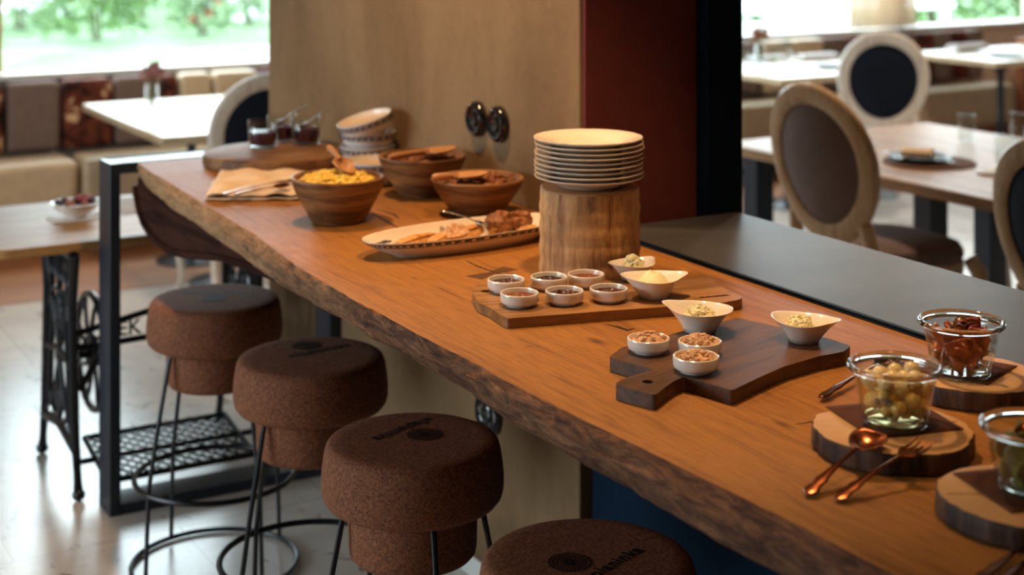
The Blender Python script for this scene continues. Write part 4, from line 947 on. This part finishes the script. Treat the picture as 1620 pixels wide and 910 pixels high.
# oval backed chairs
def chair(x, y, face, frame, fab, seatm, lab, sc_=1.):
    """face = world angle the sitter looks; origin on the floor under the seat"""
    t = thing('oval_back_chair', lab, 'chair', (x, y, 0), face-PI/2, 'oval backed dining chairs')
    t.scale = (sc_,)*3
    a_, b_ = .225, .255; n = 56; cz = .745; lean = .20
    def bp(u, w_, dy):       # point on the back: u across, w up from centre
        return (u, -.235-lean*(w_+.28)+dy-.03*(1-(u/.25)**2)+.03, cz+w_)
    def se(a, k): return (a_*k*math.cos(a)*(1+.06*math.sin(a)), b_*k*math.sin(a))
    b = MB(); vs = []
    prof = [(1.0, -.016), (1.03, -.006), (1.03, .010), (1.0, .018), (.90, .020), (.80, .014), (.765, .004), (.77, -.012), (.86, -.020)]
    for i in range(n):
        aa = 2*PI*i/n
        for k, dy in prof:
            u, w_ = se(aa, k); vs.append(bp(u, w_, dy))
    K_ = len(prof); fs = [(i*K_+k, ((i+1) % n)*K_+k, ((i+1) % n)*K_+(k+1) % K_, i*K_+(k+1) % K_) for i in range(n) for k in range(K_)]
    MB().add(vs, fs).build('back_frame', frame, t)
    vs = []; rr = [(0.0001, .020), (.3, .020), (.6, .016), (.74, .006), (.775, -.002), (.775, -.006), (.6, -.020), (.3, -.024), (.0001, -.024)]
    for i in range(n):
        aa = 2*PI*i/n
        for k, dy in rr: u, w_ = se(aa, k); vs.append(bp(u, w_, dy))
    K_ = len(rr); fs = [(i*K_+k, ((i+1) % n)*K_+k, ((i+1) % n)*K_+k+1, i*K_+k+1) for i in range(n) for k in range(K_-1)]
    MB().add(vs, fs).build('back_pad', fab, t)
    for s_ in (-1, 1):
        P = [bp(s_*.158, -.175, 0), bp(s_*.172, -.27, 0), (s_*.182, -.225, .42), (s_*.19, -.235, .25), (s_*.20, -.27, .12), (s_*.21, -.33, 0.002)]
        MB().tube(P, [.022, .023, .024, .021, .018, .016], 10).build('rear_leg', frame, t)
        P = [(s_*.195, .20, .415), (s_*.212, .222, .37), (s_*.214, .224, .30), (s_*.200, .208, .17), (s_*.192, .200, .08), (s_*.200, .212, .03), (s_*.207, .222, .003)]
        MB().tube(P, [.027, .029, .023, .017, .0135, .0135, .018], 10).build('front_leg', frame, t)
    def seat(k, z): return [((.235*k*(1 if yy > 0 else .90))*math.copysign(abs(xx)**.72, xx), .235*k*math.copysign(abs(yy)**.72, yy)+.0, z) for xx, yy in ((math.cos(2*PI*i/48), math.sin(2*PI*i/48)) for i in range(48))]
    def stackr(lv, nm, mt):
        vs = [p for k, z in lv for p in seat(k, z)]; fs = [(i*48+j, i*48+(j+1) % 48, (i+1)*48+(j+1) % 48, (i+1)*48+j) for i in range(len(lv)-1) for j in range(48)]
        fs.append(tuple(range(48))[::-1]); fs.append(tuple((len(lv)-1)*48+j for j in range(48))); MB().add(vs, fs).build(nm, mt, t)
    stackr([(.96, .365), (.99, .37), (1.0, .39), (.99, .418)], 'seat_frame', frame)
    stackr([(.97, .4185), (1.0, .43), (1.0, .448), (.95, .468), (.8, .480), (.5, .487), (.2, .489)], 'seat', seatm)
    return t
chair(3.99, 4.22, .05, M['tframe'], M['velvet'], M['velvet'], 'tan oval chair with a brown velvet back behind the slate counter', 1.1)
chair(3.86, 3.05, .02, M['tframe'], M['blackvelvet'], M['blackvelvet'], 'tan oval chair with a black back cut by the right frame edge', 1.07)
chair(5.17, 4.32, PI+.05, M['wframe'], M['teal'], M['teal'], 'white framed chair with a teal seat across the oak table')
chair(6.10, 6.47, .86, M['wframe'], M['blackvelvet'], M['greyseat'], 'whitewashed oval chair with a black back at the far tables', 1.05)
chair(2.36, 6.50, PI/2+.0, M['wframe'], M['blackvelvet'], M['greyseat'], 'whitewashed oval chair with a black back beside the pillar, by the left window', 1.02)

# things on the dining tables
def vase(x, y, z, lab, seed, col, h=.13):
    t = thing('glass_vase', lab, 'vase', (x, y, z))
    MB().lathe([(.0001, .004), (.042, .004), (.05, 0), (.052, .006), (.034, .05), (.026, h), (.024, h), (.031, .05), (.046, .012), (.0001, .010)], 28).build('vase_body', M['glass'], t, ang=1.5)
    f = thing('dried_flower_bunch', 'dried flower bunch standing in the '+lab, 'flowers', (x, y, z+.012), kind='stuff'); rr = random.Random(seed)
    b1 = MB(); b2 = MB()
    for k in range(34):
        a = rr.random()*6.28; s_ = rr.uniform(.2, 1)*.055; hh = rr.uniform(.15, .215)
        p = [(0.004*math.cos(a), .004*math.sin(a), .002), (.012*math.cos(a), .012*math.sin(a), h*.8), (s_*math.cos(a), s_*math.sin(a), hh)]
        b1.tube(p, .0012, 5); 
        for q_ in range(4): b2.ball((p[2][0]+rr.uniform(-.01, .01), p[2][1]+rr.uniform(-.01, .01), p[2][2]+rr.uniform(-.02, .01)), rr.uniform(.005, .010), 4, 6, jit=.5, seed=k)
    b1.build('stems', M['stem'], f); b2.build('blooms', M[col], f)
M['stem'] = plain('dry_stem', srgb(112, 110, 60), .8); M['bloom1'] = plain('dusty_pink_bloom', srgb(150, 104, 104), .9); M['bloom2'] = plain('brown_bloom', srgb(140, 78, 50), .9)
q = W(240, 177, .75); vase(q.x, q.y, .7505, 'clear vase on the pale table by the left window', 3, 'bloom1')
q = W(1202, 103, .75); vase(q.x, q.y, .7505, 'clear vase on the pale table beside the black post', 7, 'bloom2')
def tumbler(px, py, lab, z=.7505, r=.036, h=.115):
    q = W(px, py, z); o = MB().lathe([(.0001, .006), (r*.62, .006), (r*.72, 0), (r*.82, .004), (r, h*.45), (r*.93, h), (r*.9, h), (r*.97, h*.45), (r*.78, .012), (.0001, .012)], 32).build('water_glass', M['glass'], None, (q.x, q.y, z), ang=1.5)
    return tag(o, lab, 'glass', 'clear glasses on the dining tables')
tumbler(1529, 226, 'clear water glass in the middle of the oak dining table')
tumbler(1588, 262, 'clear water glass on the oak dining table nearer the right edge')
tumbler(1612, 222, 'clear glass at the frame edge on the oak dining table')
tumbler(1225, 100, 'clear glass beside the brown flower vase'); tumbler(1178, 98, 'clear glass left of the brown flower vase')
tumbler(1245, 92, 'clear glass between the vase and the white napkins')
q = W(1470, 257, .751); tag(MB().lathe([(.0001, 0), (.172, 0), (.175, .002), (.172, .0045), (.0001, .0045)], 60).build('placemat', M['placemat'], None, (q.x, q.y, .7508)), 'round brown woven placemat on the oak dining table', 'placemat')
def dplate(px, py, z, r, lab, mat='slate'):
    q = W(px, py, z); o = MB().lathe([(.0001, .001), (r*.6, .001), (r*.63, 0), (r*.7, .003), (r*.98, .016), (r, .018), (r*.98, .0185), (r*.68, .007), (.0001, .006)], 56).build('side_plate', M[mat], None, (q.x, q.y, z))
    tag(o, lab, 'plate'); return q
q = dplate(1455, 254, .7557, .118, 'dark stoneware plate on the brown placemat')
def nap(px, py, z, sx, sy, rz, lab, mat='napkin', h=.012):
    q = W(px, py, z); t = thing('folded_napkin', lab, 'napkin', (q.x, q.y, z), rz)
    MB().grid(14, 10, lambda u, v: ((u-.5)*sx, (v-.5)*sy, h*.5+.35*h*math.sin(v*PI))).build('lower_fold', M[mat], t, solid=h*.4)
    MB().grid(14, 10, lambda u, v: ((u-.5)*sx*.96, (v-.5)*sy*.96, h+.6*h*math.sin(v*PI)+.001*nz(u*4, v*3))).build('upper_fold', M[mat], t, solid=h*.4)
nap(1452, 250, .7625, .12, .085, -.9, 'beige napkin folded on the dark stoneware plate', h=.022)
nap(1215, 96, .751, .26, .12, 0, 'white napkin folded behind the brown flower vase', 'whitenap', .02)
nap(1290, 93, .751, .30, .14, 0, 'white napkin folded on the pale table left of the white chair', 'whitenap', .02)
dplate(1315, 106, .7508, .11, 'dark plate at the front of the pale table by the white chair')
nap(1530, 81, .751, .30, .11, .0, 'white napkin folded on the far right table', 'whitenap', .03)
dplate(1590, 88, .7508, .13, 'dark plate on the far right table')
q = W(1600, 262, .751); nap(1585, 272, .751, .2, .12, .4, 'white paper lying under the glasses on the oak table', 'whitenap', .004)
for k, (px_, py_, lab) in enumerate([(1422, 247, 'steel knife on the rim of the dark stoneware plate'), (1492, 254, 'steel fork on the rim of the dark stoneware plate')]):
    q = W(px_, py_, .776); cutlery('fork' if k else 'spoon', (q.x, q.y-.06, .778), (q.x+.02, q.y+.10, .778), lab.replace('knife', 'spoon'), M['chrome'])
# curtain in the corner
b = MB(); b.grid(140, 12, lambda u, v: (7.42+.62*u, 8.17+.022*math.sin(u*70)+.008*math.sin(u*23), .87+1.75*v))
tag(b.build('sheer_curtain', M['curtain'], None, solid=.003), 'beige sheer curtain hanging between the right windows', 'curtain')

# ------------------------------------------------------------ sewing machine table
st = thing('sewing_machine_table', 'small oak table on an old black cast iron treadle base', 'table', (1.4, 4.93, 0))
ox, oy = 1.4, 4.93
def L(p): return (p[0]-ox, p[1]-oy, p[2])
rp = []; x0, x1, y0, y1, r = .905, 1.86, 4.60, 5.28, .075
for cx, cy, a0 in ((x1-r, y0+r, -PI/2), (x1-r, y1-r, 0), (x0+r, y1-r, PI/2), (x0+r, y0+r, PI)):
    for k in range(9): a = a0+PI/2*k/8; rp.append((cx+r*math.cos(a)-ox, cy+r*math.sin(a)-oy))
MB().prism(rp, .708, .738).build('tabletop', M['sewtop'], st, bevel=.004)
def sideframe(X, mir):
    b = MB(); f = lambda pts, r, n=8: b.tube([L((X+(q[2] if len(q) > 2 else 0), q[0], q[1])) for q in pts], r, n)
    yF, yR = 4.535, 4.985; m_ = (yF+yR)/2
    for s_, y in ((1, yF), (-1, yR)):   # outer legs with a foot
        f([(y, .012), (y+s_*.012, .06), (y+s_*.035, .16), (y+s_*.055, .30), (y+s_*.06, .42), (y+s_*.075, .55), (y+s_*.06, .64), (y+s_*.05, .705)], [.016, .012, .013, .015, .014, .015, .016, .018])
        b.ball(L((X, y, .018)), .020, 8, 12, (1, 1, .9)); 
        f([(y+s_*.1, .20), (y+s_*.115, .34), (y+s_*.14, .48), (y+s_*.125, .60), (y+s_*.11, .70)], .010)
        # scroll
        f([(m_-s_*(.02+.10*math.exp(-k*.10)*math.cos(k*.42)), .50+.085*math.exp(-k*.06)*math.sin(k*.42)) for k in range(26)], .008, 6)
        f([(m_-s_*(.02+.085*math.exp(-k*.10)*math.cos(k*.42)), .235+.075*math.exp(-k*.06)*math.sin(-k*.42)) for k in range(26)], .008, 6)
    f([(yF+.05, .700), (m_, .705), (yR-.05, .700)], .016); f([(yF+.03, .135), (m_, .165), (yR-.03, .135)], .015); f([(yF+.055, .36), (m_, .39), (yR-.055, .36)], .011); f([(m_, .15), (m_, .70)], .010)
    f([(yF+.03, .14), (m_-.07, .23), (m_, .37), (m_+.07, .5), (yR-.06, .66)], .007, 6); f([(yR-.03, .14), (m_+.07, .23), (m_, .37), (m_-.07, .5), (yF+.06, .66)], .007, 6)
    for k in range(7): f([(yF+.06+k*.05, .60), (yF+.085+k*.05, .64), (yF+.06+k*.05, .685)], .006, 6)
    return b.build('side_frame', M['black'], st)
sideframe(1.155, 1); sideframe(1.735, -1)
# flywheel
b = MB(); fx, fy, fz, fr = 1.262, 4.80, .355, .175
b.tube([L((fx, fy+fr*math.cos(a), fz+fr*math.sin(a))) for a in [2*PI*k/48 for k in range(48)]], .011, 8, True)
b.tube([L((fx, fy+fr*.3*math.cos(a), fz+fr*.3*math.sin(a))) for a in [2*PI*k/24 for k in range(24)]], .009, 8, True)
for k in range(8):
    a = 2*PI*k/8; b.tube([L((fx, fy+fr*t_*math.cos(a+.5*(t_-.3)), fz+fr*t_*math.sin(a+.5*(t_-.3)))) for t_ in (.05, .3, .5, .75, 1)], .007, 6)
b.tube([L((1.155, fy, fz)), L((fx+.03, fy, fz))], .02, 10); b.build('flywheel', M['black'], st)
# lettered cross brace (openings between the bars)
def curveb(name, pts, r):
    return MB().tube([L(p) for p in pts], r, 8)
b = MB(); yb = 4.60
b.tube([L((1.165, yb, .47)), L((1.40, yb, .512)), L((1.73, yb, .47))], .010, 8)
b.tube([L((1.165, yb, .425)), L((1.40, yb, .432)), L((1.73, yb, .425))], .010, 8)
for s_ in (0, 1):
    xx = 1.175 if not s_ else 1.72; sg = 1 if not s_ else -1
    b.tube([L((xx, yb, .43)), L((xx+sg*.09, yb, .418)), L((xx+sg*.045, yb, .38)), L((xx, yb, .30))], .010, 8)
b.build('cross_brace', M['black'], st)
text_mesh('brace_lettering', 'GEK', .062, M['black'], st, L((1.30, yb, .446)), (PI/2, 0, 0))
# treadle plate
b = MB(); c = [(1.20, 4.37), (1.62, 4.40), (1.60, 4.66), (1.18, 4.63)]; c = [(1.215, 4.44), (1.655, 4.44), (1.655, 4.70), (1.215, 4.70)]; zt = .10
for i in range(4):
    (xa, ya), (xb_, yb_) = c[i], c[(i+1) % 4]; tz = lambda y: zt+(y-4.57)*.18
    b.tube([L((xa, ya, tz(ya))), L((xb_, yb_, tz(yb_)))], .009, 8)
for k in range(-6, 17):
    for s_ in (-1, 1):
        x_a = 1.215+k*.04; pts = []
        for j in range(15):
            y = 4.44+.26*j/14; x = (x_a+.26*j/14) if s_ > 0 else (x_a+.26-.26*j/14)
            if 1.215 <= x <= 1.655: pts.append(L((x, y, tz(y))))
        if len(pts) > 1: b.tube(pts, .0045, 6)
b.build('treadle_plate', M['black'], st)
MB().tube([L((1.17, 4.57, .10)), L((1.72, 4.57, .10))], .009, 8).build('treadle_rod', M['black'], st)
# berry bowl and papers on it
q = W(122, 346, .738); zt_ = .7388
o = MB().box(-.085, -.05, 0, .10, .055, .0016).build('paper_napkin', M['whitenap'], None, (q.x, q.y, zt_)); tag(o, 'white paper napkin under the berry bowl on the treadle table', 'napkin')
t = thing('berry_bowl', 'small white bowl of mixed berries on the treadle table', 'bowl', (q.x, q.y+.015, zt_+.002))
MB().lathe([(.0001, .001), (.028, .001), (.031, 0), (.034, .004), (.058, .022), (.074, .043), (.0765, .048), (.074, .048), (.056, .027), (.03, .009), (.0001, .008)], 44).build('bowl_body', M['white_china'], t)
bp_ = {}
rr = random.Random(5)
for k in range(46):
    kind = 'raspberry' if k % 5 in (1, 3) else ('rosehip' if k % 7 == 0 else 'blackberry')
    a = rr.random()*6.28; r = rr.random()**.6*.062; 
    if kind == 'raspberry': a = rr.uniform(-.6, 1.2)
    if kind not in bp_:
        bb = MB().ball((0, 0, 0), .0075, 8, 12, (1, 1, 1.1), jit=.35, seed=k); o = bb.build(kind, M[{'raspberry': 'berry_r', 'rosehip': 'berry_o', 'blackberry': 'berry_b'}[kind]], None); bp_[kind] = o
    else: o = bp_[kind].copy(); C.objects.link(o)
    o.location = (q.x+r*math.cos(a), q.y+.015+r*math.sin(a), zt_+.036+.010*(1-(r/.066)**2)+.006*rr.random()+(.004 if kind == 'raspberry' else 0)+.012*(r/.066)**2)
    tag(o, {'raspberry': 'red raspberry', 'rosehip': 'orange pink berry', 'blackberry': 'blue black berry'}[kind]+' in the small bowl on the treadle table', 'berry', {'raspberry': 'raspberries', 'rosehip': 'orange pink berries', 'blackberry': 'dark berries'}[kind]+' in the berry bowl')
qa, qb = W(193, 345, .738), W(228, 309, .738)
o = MB().box(-.16, -.13, 0, .12, .13, .0016).build('paper_sheet', M['whitenap'], None, (qa.x+.165, (qa.y+qb.y)/2+.01, zt_)); tag(o, 'white paper sheet on the treadle table seen through the steel frame', 'paper')

# ------------------------------------------------------------ outside
def meadow():
    m = NT('meadow'); v = m.coord(); f = m.noise(v, .55, 8, .7, .5); g = m.noise(v, 6, 6, .7)
    col = m.ramp(f, [(.3, srgb(66, 88, 66)), (.45, srgb(92, 116, 80)), (.6, srgb(112, 130, 108)), (.75, srgb(134, 142, 132))])
    col = m.mix(.6, col, m.ramp(g, [(.35, (.6, .66, .6, 1)), (.6, (1, 1, 1, 1))]), 'MULTIPLY'); return m.fin(col, .9, 0, .1)
tag(MB().grid(50, 50, lambda u, v: (-25+80*u, 8.62+60*v, -.25+.35*nz(u*9, v*7)*(min(1, v*8)))).build('ground_outside', meadow(), None), kind='structure')
M['leaf'] = plain('garden_leaf', srgb(82, 110, 62), .6, 0, .2, var=.4, scale=3); M['leaf2'] = plain('pale_leaf', srgb(110, 134, 98), .6, 0, .2, var=.4, scale=3)
M['wflower'] = plain('white_petal', srgb(214, 214, 222), .8); M['rflower'] = plain('red_petal', srgb(200, 60, 56), .8); M['wood_out'] = plain('white_paint', srgb(226, 232, 236), .5)
def bush(px, py, r, h, lab, n, leaf, seed, fl=None, nf=0):
    p = W(px, py, -.1); t = thing('garden_shrub', lab, 'shrub', (p.x, p.y, -.25)); rr = random.Random(seed); b = MB(); fb = MB()
    for k in range(n):
        a = rr.random()*6.28; u = rr.random(); rad = r*(1-.5*u*u)*rr.uniform(.5, 1.05); c = Vector((rad*math.cos(a), rad*math.sin(a), .1+h*u)); s_ = rr.uniform(.05, .12)
        d1 = Vector((rr.uniform(-1, 1), rr.uniform(-1, 1), rr.uniform(-.6, 1))).normalized(); d2 = d1.cross(Vector((rr.random(), rr.random(), rr.random()))).normalized()
        b.add([c, c+d1*s_+d2*s_*.35, c+d1*s_*2, c+d1*s_-d2*s_*.35], [(0, 1, 2, 3)])
        if k < nf: fb.ball(c*1.03, rr.uniform(.05, .09), 4, 6)
    b.build('foliage', M[leaf], t, smooth=False)
    for k in range(3): MB().tube([(.05*k, .03, -.1), (.1*(k-1), .05*k, h*.5), (.2*(k-1), .05, h*.8)], .02, 6).build('stem', M['hull'], t)
    if nf: fb.build('blossoms', M[fl], t)
sh = [(30, 30, .8, .9, 'white flowering shrub outside the left window post', 500, 'leaf2', 1, 'wflower', 60), (150, 45, .8, .8, 'light green shrub outside the left window', 600, 'leaf', 2, None, 0),
      (222, 12, 1.0, 1.0, 'darker green shrub outside the left window', 600, 'leaf', 3, None, 0), (318, 40, .5, .7, 'shrub with red blossoms outside the left window', 400, 'leaf2', 4, 'rflower', 5),
      (392, 22, .9, .9, 'white flowering shrub outside near the pillar edge', 500, 'leaf2', 5, 'wflower', 50), (1195, 22, .9, 1.1, 'green shrub outside the right window post', 600, 'leaf', 6, 'wflower', 20),
      (1310, 8, 1.2, 1.3, 'large green shrub outside the right window', 700, 'leaf', 7, 'wflower', 20), (1475, 36, .8, 1., 'dark green shrub outside past the curtain', 500, 'leaf', 8, None, 0), (1612, 30, .8, 1.1, 'green shrub outside at the far right', 600, 'leaf', 9, None, 0)]
for a in sh: bush(*a)
def outtable(x, y, w_, d, h, lab):
    t = thing('garden_bench', lab, 'garden bench', (x, y, -.25))
    MB().box(-w_/2, -d/2, h-.06, w_/2, d/2, h).build('seat', M['wood_out'], t, bevel=.01); MB().box(-w_/2, d/2-.05, h, w_/2, d/2, h+.22).build('backrest', M['wood_out'], t, bevel=.01)
    for sx in (-1, 1):
        for sy in (-1, 1): MB().box(sx*(w_/2-.1)-.04, sy*(d/2-.08)-.04, 0, sx*(w_/2-.1)+.04, sy*(d/2-.08)+.04, h-.06).build('leg', M['wood_out'], t)
outtable(3.95, 9.6, 1.7, .5, .82, 'white garden bench outside the left window')
outtable(8.3, 9.6, 1.5, .5, .82, 'white garden bench outside the right window')
outtable(11.6, 13.0, 2.6, 1.0, .9, 'white garden bench farther out at the right')
